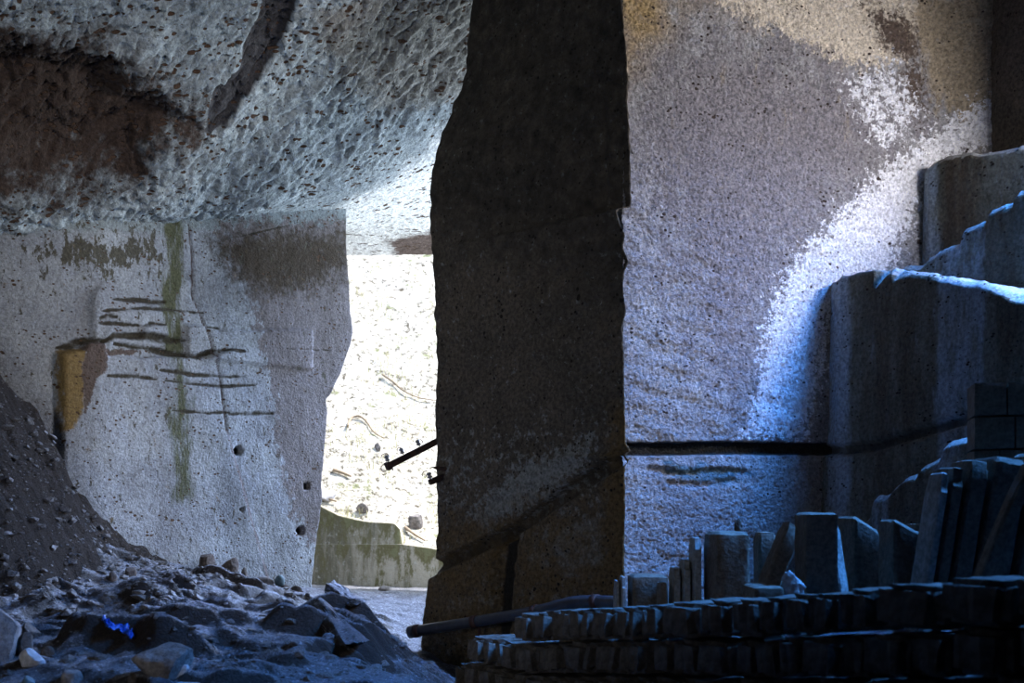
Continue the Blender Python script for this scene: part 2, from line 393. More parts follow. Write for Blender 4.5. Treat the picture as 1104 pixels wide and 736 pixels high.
    mk['moss'] = np.maximum(.80 * sstep(.24, .04, g), .64 * sstep(.34, .03, g2))
    mk['moss'] = np.maximum(mk['moss'], .8 * inside(S, Z, wlp((-10, 395), (6, 400), (22, 430), (20, 470), (-10, 470)), .3))
    XY = WA + S[..., None] * WD + d[..., None] * WN
    V = np.concatenate([XY, Z[..., None]], -1)
    # rough broken end face, running back beside the opening
    ext = []
    back = np.array([-.35, 1.0]); back = back / np.linalg.norm(back)
    for j, t in enumerate(np.concatenate([np.linspace(.02, .4, 14), np.linspace(.5, 3.6, 16)])):
        e = V[:, -1, :].copy(); dz = .05 * fbm(0 * zr + t * 3, zr * 3, 0 * zr, 4)
        e[:, 0] += back[0] * t + dz * min(t * 4, 1); e[:, 1] += back[1] * t
        ext.append(e)
    V = np.concatenate([V, np.stack(ext, 1)], 1)
    for a in mk: mk[a] = np.concatenate([mk[a], np.repeat(mk[a][:, -1:], len(ext), 1)], 1)
    o = grid('wall_left', V, M['left'], mk)
    tag(o, 'pale grey tuff wall with green streak and shallow cut ledges, left of the bright opening', 'rock wall', kind='structure')
build_wall_left()

# ================================================================== CEILING
def zp(x, y): return 6.02 + .675 * (x + 2.45) - .48 * (y - 17)
def zflat(x, y):
    k = 1 - sstep(18, 21, y)
    return 6.45 + .35 * (x + 1.8) * k + .02 * (y - 18)
def cl(px, py):
    a = (px - HX) / F; b = (HY - py) / F
    # zp(aY,Y) = CZ+bY
    Y = (6.02 + .675 * 2.45 + .48 * 17 - CZ) / (b - .675 * a + .48)
    return (a * Y, Y)
def clp(*pts): return [cl(*p) for p in pts]
def build_ceiling():
    xs = np.concatenate([np.arange(-14, -7.6, .4), np.arange(-7.6, .3, .03), np.arange(.3, 14.1, .45)])
    ys = np.concatenate([np.arange(-5, 11.6, .4), np.arange(11.6, 19, .03), np.arange(19, 22.6, .06)])
    X, Y = np.meshgrid(xs, ys, indexing='ij')
    wx = X + .25 * fbm(X * .7, Y * .7, 0 * X + 2, 3)
    a, b = zp(X, Y), zflat(X, Y)
    h = np.clip(.5 + .5 * (a - b) / .35, 0, 1)
    z = b + (a - b) * h + .35 * h * (1 - h) * .5
    fade = sstep(17.2, 16.0, Y) * .8 + .2
    # lumps, overlapping plates and hollows
    lum = fbm(wx * .9, Y * .9, 0 * X, 4)
    pl = fbm(X * 1.1 + .5 * Y, Y * 2.4, 0 * X + 8, 4)
    terr = (pl * 5 - np.floor(pl * 5)); terr = sstep(0, .85, terr) - terr * .3
    z = z + fade * (.20 * lum + .09 * terr + .012 * fbm(X * 3, Y * 5, 0 * X + 3, 4)) + .007 * fbm(X * 12, Y * 12, 0 * X + 6, 3)
    hol = sdf_poly(X, Y, clp((-60, 40), (0, 52), (60, 60), (120, 74), (155, 95), (200, 118), (215, 142), (170, 160), (150, 190), (110, 212), (0, 216), (-60, 222))) + .15 * fbm(X * 2, Y * 2, 0 * X + 11, 4)
    z += .42 * sstep(.12, -.5, hol) + .10 * fbm(X * 3, Y * 3, 0 * X + 4, 4) * (hol < 0)
    sl = sdf_poly(X, Y, clp((297, -30), (318, -30), (313, 8), (308, 30), (292, 68), (278, 88), (262, 106), (242, 137), (227, 142), (230, 118), (236, 102), (264, 84), (268, 60), (284, 22))) + .03 * fbm(X * 5, Y * 5, 0 * X + 1, 4)
    z += .10 * sstep(.09, .0, sl)
    z = np.minimum(z, 9.3 + .3 * fbm(X * .5, Y * .5, 0 * X, 3))
    z = np.where(X > 1.0, np.maximum(z, 9.0), z)
    mk = {'hollow': np.clip(.60 - hol / 1.3, 0, 1), 'slab': np.clip(.5 - (sl - .06) / .10, 0, 1),
          'lip_light': sstep(16.0, 18.4, Y + .45 * (X + 1.5)) * sstep(-4.5, -2.6, X),  # outdoor light on the lintel painted in as paler rock
          'grey': inside(X, Y, clp((340, 20), (372, 0), (520, -20), (520, 100), (420, 125), (376, 100), (350, 60)), .6),
          'tan': inside(X, Y, [(-2.2, 21.3), (-1.2, 20.4), (-.5, 20.4), (-.5, 23), (-2.2, 23)], .6)}
    V = np.stack([X, Y, z], -1)
    # rim lifted into the hill at the outer edge so that the lintel has thickness
    top = V[:, -1:, :].copy(); tops = []
    for t in np.linspace(.05, 3.5, 12):
        e = top.copy(); e[..., 2] += t; e[..., 1] += .06 * t + .05 * fbm(e[..., 0] * 2, e[..., 2] * 2, 0 * e[..., 0], 3); tops.append(e)
    V = np.concatenate([V] + tops, 1)
    for k in mk: mk[k] = np.concatenate([mk[k]] + [mk[k][:, -1:]] * len(tops), 1)
    o = grid('ceiling', V, M['ceil'], mk, flip=True)
    tag(o, 'rough pitted rock overhang with a dark brown hollow above the left wall', 'rock ceiling', kind='structure')
build_ceiling()

# ================================================================== PILLAR
DL, DR = 15.0, 13.0
def build_pillar():
    zr = np.arange(-.9, 9.4, .024)
    le = [(512, -60), (510, 0), (504, 50), (502, 78), (497, 96), (489, 108), (486, 122), (476, 142), (468, 170), (464, 195), (463, 232), (465, 268), (468, 300), (470, 350), (471, 400), (469, 440),
          (470, 472), (472, 480), (470, 505), (471, 560), (470, 608), (466, 622), (462, 648), (459, 672), (458, 736), (457, 800)]
    re_ = [(668, -80), (669, 0), (672, 30), (675, 60), (677, 90), (676, 104), (679, 122), (680, 160), (681, 219), (679, 222), (664, 225), (666, 238), (673, 252), (670, 264), (677, 282), (672, 292), (671, 312), (674, 335), (670, 352), (672, 380),
           (673, 430), (674, 480), (674, 486), (669, 490), (674, 496), (675, 560), (673, 625), (673, 700), (673, 800)]
    L = np.array([(P(a, b, DL)[0], P(a, b, DL)[2]) for a, b in le])[::-1]
    Rr = np.array([(P(a, b, DR)[0], P(a, b, DR)[2]) for a, b in re_])[::-1]
    xl = np.interp(zr, L[:, 1], L[:, 0]) + .02 * fbm(zr * 5, 0 * zr, 0 * zr, 4)
    xr = np.interp(zr, Rr[:, 1], Rr[:, 0]) + .012 * fbm(zr * 9, 0 * zr, 0 * zr + 7, 4)
    nf = 130
    u = np.linspace(0, 1, nf)
    X = xl[:, None] + (xr - xl)[:, None] * u; Y = DL + (DR - DL) * u[None, :] + 0 * X; Z = zr[:, None] + 0 * X
    nrm = np.array([DR - DL, -(1.24 + 1.0)]); nrm = nrm / np.linalg.norm(nrm); nrm = np.array([-abs(nrm[0]), -abs(nrm[1])])
    d = .05 * fbm(X * .9, Z * .9, 0 * X, 3) + .02 * fbm(X * 4, Z * 5, 0 * X + 2, 4) + .008 * fbm(X * 11, Z * 11, 0 * X + 5, 3)
    # sweep of pick marks, dipping to the left
    tm = np.sin((Z - .45 * X) * 26 + 4 * fbm(X * 1.5, Z * 1.5, 0 * X, 2)); d += .006 * tm
    def pf(px, py):                               # point of the photo on the face -> (x, z)
        a = (px - HX) / F
        # face line from (-.95,15) to (1.24,13)
        t = (1.24 - a * 13) / (1.24 + .95 + a * 2)
        D = 13 + 2 * t; return (a * D, CZ + (HY - py) / F * D)
    def pl(*q): return [pf(*p) for p in q]
    wob = .02 * fbm(X * 5, Z * 5, 0 * X + 3, 3)
    gr = d_line(X, Z, pl((690, 480), (655, 502), (600, 540), (552, 572), (510, 592), (460, 616))) + wob
    d -= .13 * sstep(.11, .05, gr)
    low = sdf_poly(X, Z, pl((700, 480), (655, 510), (600, 546), (552, 577), (500, 603), (440, 622), (440, 820), (700, 820))) + wob
    d += .05 * sstep(.03, -.05, low)
    vg = d_line(X, Z, pl((549, 580), (545, 610), (541, 660), (540, 720))) + wob
    d -= .14 * sstep(.17, .05, vg)
    eb = sdf_poly(X, Z, pl((655, 110), (700, 100), (700, 222), (656, 222))) + wob; d += .06 * sstep(.03, -.06, eb)
    d *= (1 - sstep(.9, 1, u) * .5)[None, :]
    X2 = X + nrm[0] * d; Y2 = Y + nrm[1] * d
    mk = {}
    gm = np.maximum(inside(X, Z, pl((540, 520), (560, 500), (610, 480), (640, 470), (630, 500), (590, 535), (545, 560), (510, 580), (515, 545)), .5),
                    inside(X, Z, pl((575, 590), (600, 570), (650, 555), (655, 600), (640, 625), (575, 618)), .4))
    gm = np.maximum(gm, inside(X, Z, pl((480, 640), (530, 630), (640, 632), (655, 660), (480, 662)), .5) * .62)
    gm = np.maximum(gm, .34 * sstep(3.6, 2.2, Z)); gm = np.maximum(gm, .16 + .0 * Z)
    mk['grey'] = gm
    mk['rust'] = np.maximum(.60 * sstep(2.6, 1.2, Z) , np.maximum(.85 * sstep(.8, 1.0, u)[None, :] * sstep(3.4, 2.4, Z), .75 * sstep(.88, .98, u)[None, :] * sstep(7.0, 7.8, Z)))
    mk['darken'] = np.maximum(.95 * sstep(.10, .02, vg) * (Z < 1.6), .5 * sstep(2.8, 5.4, Z + .5 * X)); mk['darken'] = np.maximum(mk['darken'], .5 * sstep(.13, .03, gr))  # slanting groove's shade painted in dark; vertical groove and upper face darkened too
    V = np.stack([X2, Y2, Z], -1)
    # left return (towards the opening), back, and right return
    cols = []
    for k, (dx, dy) in enumerate([(3.4, 1.0), (2.8, 1.25), (2.1, 1.3), (1.5, 1.25), (1.0, 1.1), (.62, .9), (.36, .66), (.20, .42), (.095, .2), (.035, .07)]):
        e = V[:, 0, :].copy(); e[:, 0] += dx + .05 * fbm(zr * 2, 0 * zr + k, 0 * zr, 3); e[:, 1] += dy; cols.append(e)
    rc = []
    for k, (dx, dy) in enumerate([(.012, .03), (.02, .09), (.01, .2), (.05, .45), (.3, 1.0), (.8, 1.6), (1.6, 2.6)]):
        e = V[:, -1, :].copy(); e[:, 0] = e[:, 0] + dx - .02 * abs(fbm(zr * 5, 0 * zr + k, 0 * zr, 3)); e[:, 1] += dy; rc.append(e)
    V = np.concatenate([np.stack(cols, 1), V, np.stack(rc, 1)], 1)
    for k in mk: mk[k] = np.concatenate([np.repeat(mk[k][:, :1], len(cols), 1), mk[k] + 0 * Z, np.repeat(mk[k][:, -1:], len(rc), 1)], 1)
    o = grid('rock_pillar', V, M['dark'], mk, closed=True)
    tag(o, 'huge dark tuff pillar with a slanting groove, standing between opening and lit wall', 'rock pillar', kind='structure')
build_pillar()

# ================================================================== LIT BACK WALL
BA = np.array([1.20, 13.03]); BDv = np.array([2.4, 1.0]); BDv = BDv / np.linalg.norm(BDv); BN = np.array([BDv[1], -BDv[0]])
def bl(px, py):
    a = (px - HX) / F; s = (a * BA[1] - BA[0]) / (BDv[0] - a * BDv[1])
    return (s, CZ + (HY - py) / F * (BA[1] + BDv[1] * s))
def blp(*q): return [bl(*p) for p in q]
def build_wall_back():
    zr = np.arange(-.4, 9.5, .0135); ss = np.arange(0, 4.9, .0135)
    S, Z = np.meshgrid(ss, zr)
    d = .05 * fbm(S * .7, Z * .7, 0 * S, 3) + .030 * fbm(S * 3.2, Z * 4.2, 0 * S + 3, 3) + .020 * fbm(S * 10, Z * 13, 0 * S + 5, 3)
    gq = fbm(S * 25 + 9 * Z, Z * 34, 0 * S + 8, 2); d += .046 * gq - .030 * np.maximum(gq - .12, 0) * 2
    d += .012 * np.sin((Z + .22 * S) * 24 + 3 * fbm(S * 1.2, Z * 1.2, 0 * S + 9, 3)) * sstep(.1, -.25, fbm(S * .8, Z * .8, 0 * S + 14, 2) - .05)
    wob = .025 * fbm(S * 5, Z * 5, 0 * S + 3, 3)
    gr = d_line(S, Z, blp((640, 484), (700, 484), (800, 483), (900, 484), (950, 484))) + wob * .5
    d -= .13 * sstep(.085, .05, gr)
    d += .03 * sstep(.0, -.06, Z - bl(740, 496)[1])
    # wavy scour lines just under the groove
    d -= .05 * sstep(.06, .0, d_line(S, Z, blp((700, 505), (735, 512), (770, 507), (800, 509))) + wob) + .04 * sstep(.06, .0, d_line(S, Z, blp((720, 520), (760, 524), (790, 517))) + wob)
    # the face swings forward and softens into the corner at the far right
    c = np.maximum(S - 4.3, 0); d += 1.0 * c ** 2 + .05 * c
    mk = {}
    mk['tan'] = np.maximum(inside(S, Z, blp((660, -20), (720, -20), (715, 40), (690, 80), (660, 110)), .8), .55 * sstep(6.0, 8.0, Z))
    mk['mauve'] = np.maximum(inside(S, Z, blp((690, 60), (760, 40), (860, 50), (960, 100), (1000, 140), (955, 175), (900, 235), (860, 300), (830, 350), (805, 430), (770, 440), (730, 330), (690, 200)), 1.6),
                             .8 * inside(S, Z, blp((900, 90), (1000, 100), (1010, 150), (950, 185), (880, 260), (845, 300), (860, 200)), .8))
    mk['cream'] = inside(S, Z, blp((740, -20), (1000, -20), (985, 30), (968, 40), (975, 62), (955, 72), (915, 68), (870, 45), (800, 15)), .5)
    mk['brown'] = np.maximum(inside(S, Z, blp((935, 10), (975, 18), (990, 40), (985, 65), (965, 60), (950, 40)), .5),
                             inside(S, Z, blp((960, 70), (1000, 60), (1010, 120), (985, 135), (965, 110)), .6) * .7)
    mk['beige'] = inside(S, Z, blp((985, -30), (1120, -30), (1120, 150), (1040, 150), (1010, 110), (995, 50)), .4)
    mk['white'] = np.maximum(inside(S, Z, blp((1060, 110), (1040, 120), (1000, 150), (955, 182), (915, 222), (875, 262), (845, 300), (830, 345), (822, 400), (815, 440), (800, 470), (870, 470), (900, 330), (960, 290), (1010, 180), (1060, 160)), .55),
                             .56 * inside(S, Z, blp((930, 70), (965, 60), (1000, 120), (975, 160), (945, 165), (900, 95)), .4))
    mk['teal'] = inside(S, Z, blp((715, 497), (800, 500), (812, 512), (780, 522), (730, 515)), .22) * .9
    mk['darken'] = np.clip(.5 - (gr - .075) / .04, 0, 1) * .9  # cut groove coloured dark along its length
    XY = BA + S[..., None] * BDv + d[..., None] * BN
    V = np.concatenate([XY, Z[..., None]], -1)
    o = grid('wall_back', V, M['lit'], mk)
    tag(o, 'tall lit rough tuff wall with white efflorescence and a dark cut groove', 'rock wall', kind='structure')
build_wall_back()

# ================================================================== LEDGES (benches) ON THE RIGHT
def resample(pts, step):
    pts = np.array(pts, float); seg = np.linalg.norm(np.diff(pts, axis=0), axis=1); c = np.concatenate([[0], np.cumsum(seg)])
    s = np.arange(0, c[-1], step); return s, np.stack([np.interp(s, c, pts[:, i]) for i in range(pts.shape[1])], -1)
def ledge(name, label, path, topz, zbot, depth, seed, groove=None, blue=(), brown=(), step=.024, batter=.03, chips=.03, rim=0):
    """path: plan points (x,y); topz: (px,z) list by picture column of the point; one closed skin: face, broken top, back"""
    s, pl = resample(path, step); n = len(s)
    t = np.gradient(pl, axis=0)
    for _ in range(10): t = (t + np.roll(t, 1, 0) + np.roll(t, -1, 0)) / 3 if n > 40 else t
    t /= np.linalg.norm(t, axis=1)[:, None]; nb = np.stack([-t[:, 1], t[:, 0]], -1)      # left of travel = away from the viewer
    col = HX + F * pl[:, 0] / pl[:, 1]
    tz = np.interp(col, [a for a, b in topz], [b for a, b in topz]) + .02 * fbm(s * 5, 0 * s + seed, 0 * s, 4) - .05 * np.abs(pnoise(s * 3.1, 0 * s + seed, 0 * s + .5))
    rows, tops, kinds = [], [], []
    tri = s * (2.6 + .3 * seed) + .8 * fbm(s * 2, 0 * s, 0 * s + seed, 2); tri = tri - np.floor(tri)
    chip = (.05 + chips * (1 - tri) * np.clip(.5 + 1.6 * pnoise(s * 1.3, 0 * s + seed, 0 * s + .3), 0, 1)) * (col > rim) + .012
    nz = int((tz.max() - zbot) / .028)
    for v in np.linspace(0, 1, nz):
        z = zbot + (tz - zbot) * v
        d = .05 * fbm(s * .9, z * .9, 0 * s + seed, 3) + .010 * fbm(s * 7, z * 7, 0 * s + seed, 4) - batter * (z - zbot)
        ov_ = np.maximum(z - (tz - chip), 0); d -= 1.1 * ov_
        if groove:
            gz = np.interp(col, [a for a, b in groove], [b for a, b in groove]) + .02 * fbm(s * 4, 0 * s, 0 * s + 2, 3)
            d -= .08 * sstep(.075, .035, np.abs(z - gz)); d += .05 * sstep(.0, -.05, z - gz + .04)
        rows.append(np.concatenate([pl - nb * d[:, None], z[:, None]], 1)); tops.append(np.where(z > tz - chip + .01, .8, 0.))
        kinds.append(np.zeros(n) if not groove else sstep(.085, .035, np.abs(z - gz)))
    e0 = rows[-1]
    for q in np.linspace(0.015, 1, 24):
        f = .015 + depth * q ** 1.5
        z = e0[:, 2] - .02 * sstep(0, .2, q) + .03 * fbm(s * 4, 0 * s + f * 4, 0 * s + seed, 3) * sstep(0, .1, q)
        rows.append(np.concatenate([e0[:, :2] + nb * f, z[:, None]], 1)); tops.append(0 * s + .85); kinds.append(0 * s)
    for q in np.linspace(.1, 1, 6):
        e = rows[-1].copy(); e[:, 2] = rows[nz + 22][:, 2] * (1 - q) + zbot * q; rows.append(e); tops.append(0 * s); kinds.append(0 * s)
    V = np.stack(rows, 0); C = HX + F * V[..., 0] / V[..., 1]
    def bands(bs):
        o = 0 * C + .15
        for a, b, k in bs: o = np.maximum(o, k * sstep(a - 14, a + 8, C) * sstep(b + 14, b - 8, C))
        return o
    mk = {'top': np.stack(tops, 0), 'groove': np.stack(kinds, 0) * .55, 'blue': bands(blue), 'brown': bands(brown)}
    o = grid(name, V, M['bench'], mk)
    tag(o, label, 'rock ledge', group='stepped quarry ledges on the right', kind='structure')
    return o
def zat(px, py, D): return CZ + (HY - py) / F * D
# path points; each a column and a distance
def pth(*q): return [((px - HX) / F * D, D) for px, D in q]
p1 = [bl_ for bl_ in pth((976, 14.9), (982, 14.55), (990, 14.38), (1020, 14.05), (1104, 13.3), (1180, 12.6))]
ledge('rock_ledge', 'highest dark rock ledge on the right, below the dim upper corner', p1,
      [(980, zat(985, 180, 14.5)), (988, zat(990, 172, 14.38)), (1010, zat(1010, 163, 14.15)), (1030, zat(1030, 159, 13.95)), (1040, zat(1040, 161, 13.9)), (1060, zat(1060, 159, 13.7)), (1104, zat(1104, 149, 13.3)), (1180, zat(1180, 142, 12.6))],
      .2, 1.0, 1, blue=((985, 1010, .75),), brown=((1015, 1060, .6),))
p2 = pth((950, 14.35), (958, 13.95), (985, 13.6), (1104, 12.5), (1180, 11.9))
def Dp2(px): return np.interp(px, [950, 958, 985, 1104, 1180], [14.35, 13.95, 13.6, 12.5, 11.9])
st2 = [(955, 288), (975, 283), (986, 279), (1000, 270), (1002, 266), (1026, 259), (1029, 244), (1050, 236), (1053, 238), (1056, 223), (1080, 215), (1084, 216), (1086, 203), (1104, 198), (1140, 190), (1143, 176), (1180, 168)]
ledge('rock_ledge', 'middle dark rock ledge with a staircase top edge, on the right', p2, [(a, zat(a, b, Dp2(a))) for a, b in st2], .2, .75, 2, blue=((1000, 1060, .5),), brown=((1075, 1095, .6),))
p3 = pth((882, 14.35), (886, 14.02), (896, 13.75), (938, 13.25), (1104, 11.45), (1180, 10.8))
def Dp3(px): return np.interp(px, [882, 886, 896, 938, 1104, 1180], [14.35, 14.02, 13.75, 13.25, 11.45, 10.8])
st3 = [(880, 310), (886, 303), (896, 296), (915, 290), (938, 285), (960, 289), (990, 293), (1010, 297), (1040, 301), (1062, 304), (1070, 308), (1104, 318), (1180, 330)]
g3 = [(880, 486), (900, 486), (940, 480), (1000, 463), (1050, 447), (1104, 432), (1180, 412)]
ledge('rock_ledge', 'lowest broad dark rock ledge with white chipped rim and slanting groove, on the right', p3, [(a, zat(a, b, Dp3(a))) for a, b in st3], .1, .85, 3,
      chips=.17, rim=934, groove=[(a, zat(a, b, Dp3(a))) for a, b in g3], blue=((892, 915, .75), (1010, 1060, .62)), brown=((930, 1000, .45), (1070, 1104, .5)))
p4 = pth((926, 13.05), (932, 12.75), (950, 12.5), (1000, 11.9), (1104, 10.75), (1180, 10.1))
def Dp4(px): return np.interp(px, [926, 932, 950, 1000, 1104, 1180], [13.05, 12.75, 12.5, 11.9, 10.75, 10.1])
st4 = [(926, 556), (933, 552), (935, 534), (953, 529), (957, 524), (966, 515), (979, 511), (981, 513), (987, 499), (1003, 490), (1006, 491), (1011, 475), (1032, 470), (1035, 472), (1046, 461), (1060, 457), (1104, 445), (1180, 425)]
ledge('rock_ledge', 'small stair-edged rock ledge low on the right, beside the cut block pile', p4, [(a, zat(a, b, Dp4(a))) for a, b in st4], .1, .5, 4, blue=((935, 960, .5), (1005, 1040, .5)), brown=((960, 975, .8), (985, 1000, .5)))

def build_far_sides():
    # upper right corner and the sides of the chamber out of the picture
    pts = [(5.74, 14.95), (5.84, 14.45), (6.1, 13.9), (6.9, 12.7), (9.5, 11), (10.5, 6), (10.5, -4.5)]
    s, pl = resample(pts, .12); z = np.arange(-.5, 9.9, .12)
    S, Z = np.meshgrid(s, z); d = .06 * fbm(S * .8, Z * .8, 0 * S, 4)
    V = np.stack([pl[None, :, 0] - d, pl[None, :, 1] - .5 * d, Z], -1)
    grid('wall_right', V, M['dark'])['kind'] = 'structure'
    pts = [(10.5, -4.5), (-13, -4.5)]; s, pl = resample(pts, .5); z = np.arange(-.5, 10.3, .5)
    S, Z = np.meshgrid(s, z); d = .3 * fbm(S * .4, Z * .4, 0 * S, 3)
    grid('wall_rear', np.stack([pl[None, :, 0] + 0 * d, pl[None, :, 1] + d, Z], -1), M['shell'])['kind'] = 'structure'
    pts = [(-13, -4.5), (-13, 8), (-10, 12.5), (-6.6, 13.2)]; s, pl = resample(pts, .4); z = np.arange(-.5, 10.3, .4)
    S, Z = np.meshgrid(s, z); d = .3 * fbm(S * .4, Z * .4, 0 * S + 6, 3)
    grid('wall_side', np.stack([pl[None, :, 0] + d, pl[None, :, 1] + 0 * d, Z], -1), M['shell'])['kind'] = 'structure'
build_far_sides()

# ================================================================== FLOOR
ctl = [P(-150, 736, 9), P(0, 736, 9), P(200, 736, 9.3), P(330, 736, 9.6), P(450, 736, 10.6), P(0, 668, 11.2), P(150, 662, 12.3), P(300, 664, 13), P(430, 692, 12.4),
       P(-150, 600, 13.4), P(0, 607, 13.3), P(120, 607, 14), P(222, 618, 15.8), P(300, 632, 17), P(345, 635, 17), P(400, 646, 17), P(440, 650, 16.5), P(455, 640, 18.5), P(420, 636, 20.5),
       P(470, 634, 23.5), P(330, 630, 23.5), P(460, 732, 13.9), P(520, 736, 13.6), P(470, 765, 11.0), P(500, 745, 12.4), P(442, 722, 11.8), (-5, 6, .1), (0, 5, -.1), (3, 3, 0), (-8, 8, .5), (-9, 12, 1.3), (0, 0, 0), (8, 4, .1), (8, 12, .2), (1.5, 12.5, -.2), (0, 9, -.05), (4, 18, .3), (4, 24, .3), (-9, 22, .6)]
C = np.array(ctl)
def _U(r2): return np.where(r2 > 1e-9, .5 * r2 * np.log(np.maximum(r2, 1e-9)), 0)
_n = len(C)
_K = _U(((C[:, None, :2] - C[None, :, :2]) ** 2).sum(-1)) + .05 * np.eye(_n)
_Pm = np.concatenate([np.ones((_n, 1)), C[:, :2]], 1)
_w = np.linalg.solve(np.block([[_K, _Pm], [_Pm.T, np.zeros((3, 3))]]), np.concatenate([C[:, 2], np.zeros(3)]))
SA, SB = np.array([-.36, 11.0]), np.array([2.55, 6.0])            # foot line of the stacked wall, left end to right end
SL = np.linalg.norm(SB - SA); SD = (SB - SA) / SL; SNb = np.array([-SD[1], SD[0]])
if SNb[1] < 0: SNb = -SNb                                            # points away from the viewer
def stack_top(t): return np.interp(t, [-.1, 0, .15, .35, .55, .75, 1.0, 1.3], [.50, .50, .80, .92, 1.03, 1.15, 1.33, 1.45])
def floor_z(x, y, detail=True):
    x = np.asarray(x, float); y = np.asarray(y, float)
    z = _w[-3] + _w[-2] * x + _w[-1] * y
    for i in range(_n): z = z + _w[i] * _U((x - C[i, 0]) ** 2 + (y - C[i, 1]) ** 2)
    # raised rubble terrace held up by the stacked wall
    rx, ry = x - SA[0], y - SA[1]
    t = (rx * SD[0] + ry * SD[1]) / SL; bh = rx * SNb[0] + ry * SNb[1]
    w = sstep(.25, .5, bh) * sstep(-.02, .12, t)
    terr = stack_top(np.clip(t, 0, 1.3)) - .32 + .02 * bh
    pile = sstep(1.1, .5, np.hypot((x - 4.15) / .9, (y - 10.0) / .6)) * 1.0
    z = z * (1 - w) + np.maximum(terr + pile, z) * w
    if detail:
        k = sstep(-.7, -1.5, x + .08 * (y - 12))
        wy = y + .55 * fbm(x * .7 + 3, y * .9, 0 * x, 3) - .12 * x
        u = wy / 1.15; saw = u - np.floor(u); step_ = np.where(saw < .16, saw / .16, 1 - (saw - .16) / .84)
        m = sstep(-.10, .25, fbm(x * .85 + 9, y * .7, 0 * x + 5, 3) + .06) * sstep(8.5, 10, y) * sstep(15.6, 14.4, y)
        z = z + k * (.24 * step_ * m)
        u2 = (wy * 2.4 + .35 * x + .4 * fbm(x * 2, y * 2, 0 * x, 2)); s2 = u2 - np.floor(u2)
        z = z + k * .12 * np.where(s2 < .2, s2 / .2, 1 - (s2 - .2) / .8) * sstep(-.2, .2, fbm(x * 1.3, y * 1.3, 0 * x + 12, 3)) * sstep(16.2, 15, y)
        z = z + .06 * fbm(x * 2, y * 2.6, 0 * x, 4) + .034 * fbm(x * 6, y * 8, 0 * x + 2, 4)
    return z
def build_floor():
    xs = np.concatenate([np.arange(-13, -7, .4), np.arange(-7, 1.4, .036), np.arange(1.4, 11, .2)])
    ys = np.concatenate([np.arange(-4.5, 8.2, .4), np.arange(8.2, 18.5, .036), np.arange(18.5, 27, .12)])
    X, Y = np.meshgrid(xs, ys, indexing='ij')
    V = np.stack([X, Y, floor_z(X, Y)], -1)
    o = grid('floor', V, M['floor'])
    tag(o, 'uneven trodden rock floor with worn ridges, bluish in the half light', 'ground', kind='structure')
build_floor()
def fz(x, y): return float(floor_z(np.array([x]), np.array([y]))[0])

# ------------------------------------------------------------------ soil heap at the left
_hp = [(-160, 250), (-60, 345), (0, 420), (18, 432), (45, 468), (70, 522), (100, 549), (130, 573), (170, 597), (215, 614), (245, 626), (300, 660)]
_hs = np.array([wl(*p) for p in _hp])
def heap_z(x, y):
    s_ = (x - WA[0]) * WD[0] + (y - WA[1]) * WD[1]; n_ = (x - WA[0]) * WN[0] + (y - WA[1]) * WN[1]
    s_ = s_ + .10 * fbm(x * 1.6, y * 1.6, 0 * x + 3, 3)
    z = np.interp(s_, _hs[:, 0], _hs[:, 1]); n_ = np.maximum(n_ - .1, 0)
    z = z - 1.15 * n_ - .25 * n_ * n_ + .10 * sstep(0, .3, n_) * (z - .8)
    return z + .16 * fbm(x * 2.2, y * 2.2, 0 * x + 1, 4) + .10 * fbm(x * 7, y * 7, 0 * x + 7, 4)
xs = np.arange(-8.2, -2.7, .032); ys = np.arange(10.2, 17.4, .032)
X, Y = np.meshgrid(xs, ys, indexing='ij'); Zm = np.maximum(heap_z(X, Y), .45)
o = grid('dirt_mound', np.stack([X, Y, Zm], -1), M['mound'])
tag(o, 'dark heap of stony soil piled against the left wall', 'dirt mound', kind='structure')

# ------------------------------------------------------------------ loose rocks on the floor
def floor_hit(px, py):
    """where the sight line of a picture point meets the ground"""
    a, b = (px - HX) / F, (HY - py) / F
    D = np.arange(7, 24, .01); g = floor_z(a * D, D, True)
    hit = np.nonzero(CZ + b * D <= g)[0]
    Dh = float(D[hit[0]]) if len(hit) else 17.
    return a * Dh, Dh
def rock(name, label, px0, px1, ptop, pbase, mat, seed, cat='rock', depth=1., sub=4, rotz=0., cutn=7, rough=.12, D=None, z=None, group='loose rocks on the cave floor'):
    pc = (px0 + px1) / 2
    x, y = floor_hit(pc, pbase)
    if D: x, y = (pc - HX) / F * D, D
    w = (px1 - px0) / F * y; h = (pbase - ptop) / F * y + .05
    zz = (fz(x, y) if z is None else z) - .05
    me = rock_mesh(name, w, w * depth, h, seed, sub, cutn, rough)
    o = link(name, me, mat, loc=(x, y, zz)); o.rotation_euler = (0, 0, rotz)
    return tag(o, label, cat, group)
rock('rock', 'big brown-grey boulder on the floor near the bottom left', 145, 207, 694, 728, M['rock'], 11, depth=.8)
rock('rock', 'large grey boulder cut off by the left edge of the picture', -40, 21, 650, 706, M['rock'], 12, depth=.9)
rock('rock', 'small rounded dark stone behind the flat stone near the left edge', 24, 43, 671, 688, M['rock_dark'], 13, depth=1.1, sub=3)
rock('rock', 'knobbly dark stone leaning by the large boulder at the left edge', 18, 36, 682, 706, M['rock_dark'], 14, sub=3)
rock('rock', 'flat pale square stone lying beside the left edge boulder', 20, 49, 700, 714, M['rock_pale'], 15, depth=.9, sub=3, cutn=10, rough=.04)
rock('rock', 'little dark pebble right of the flat pale stone', 44, 60, 696, 706, M['rock_dark'], 16, sub=3)
rock('rock', 'wedge-shaped brown stone on the floor at the bottom, left of the boulder', 67, 88, 722, 735, M['rock'], 17, sub=3)
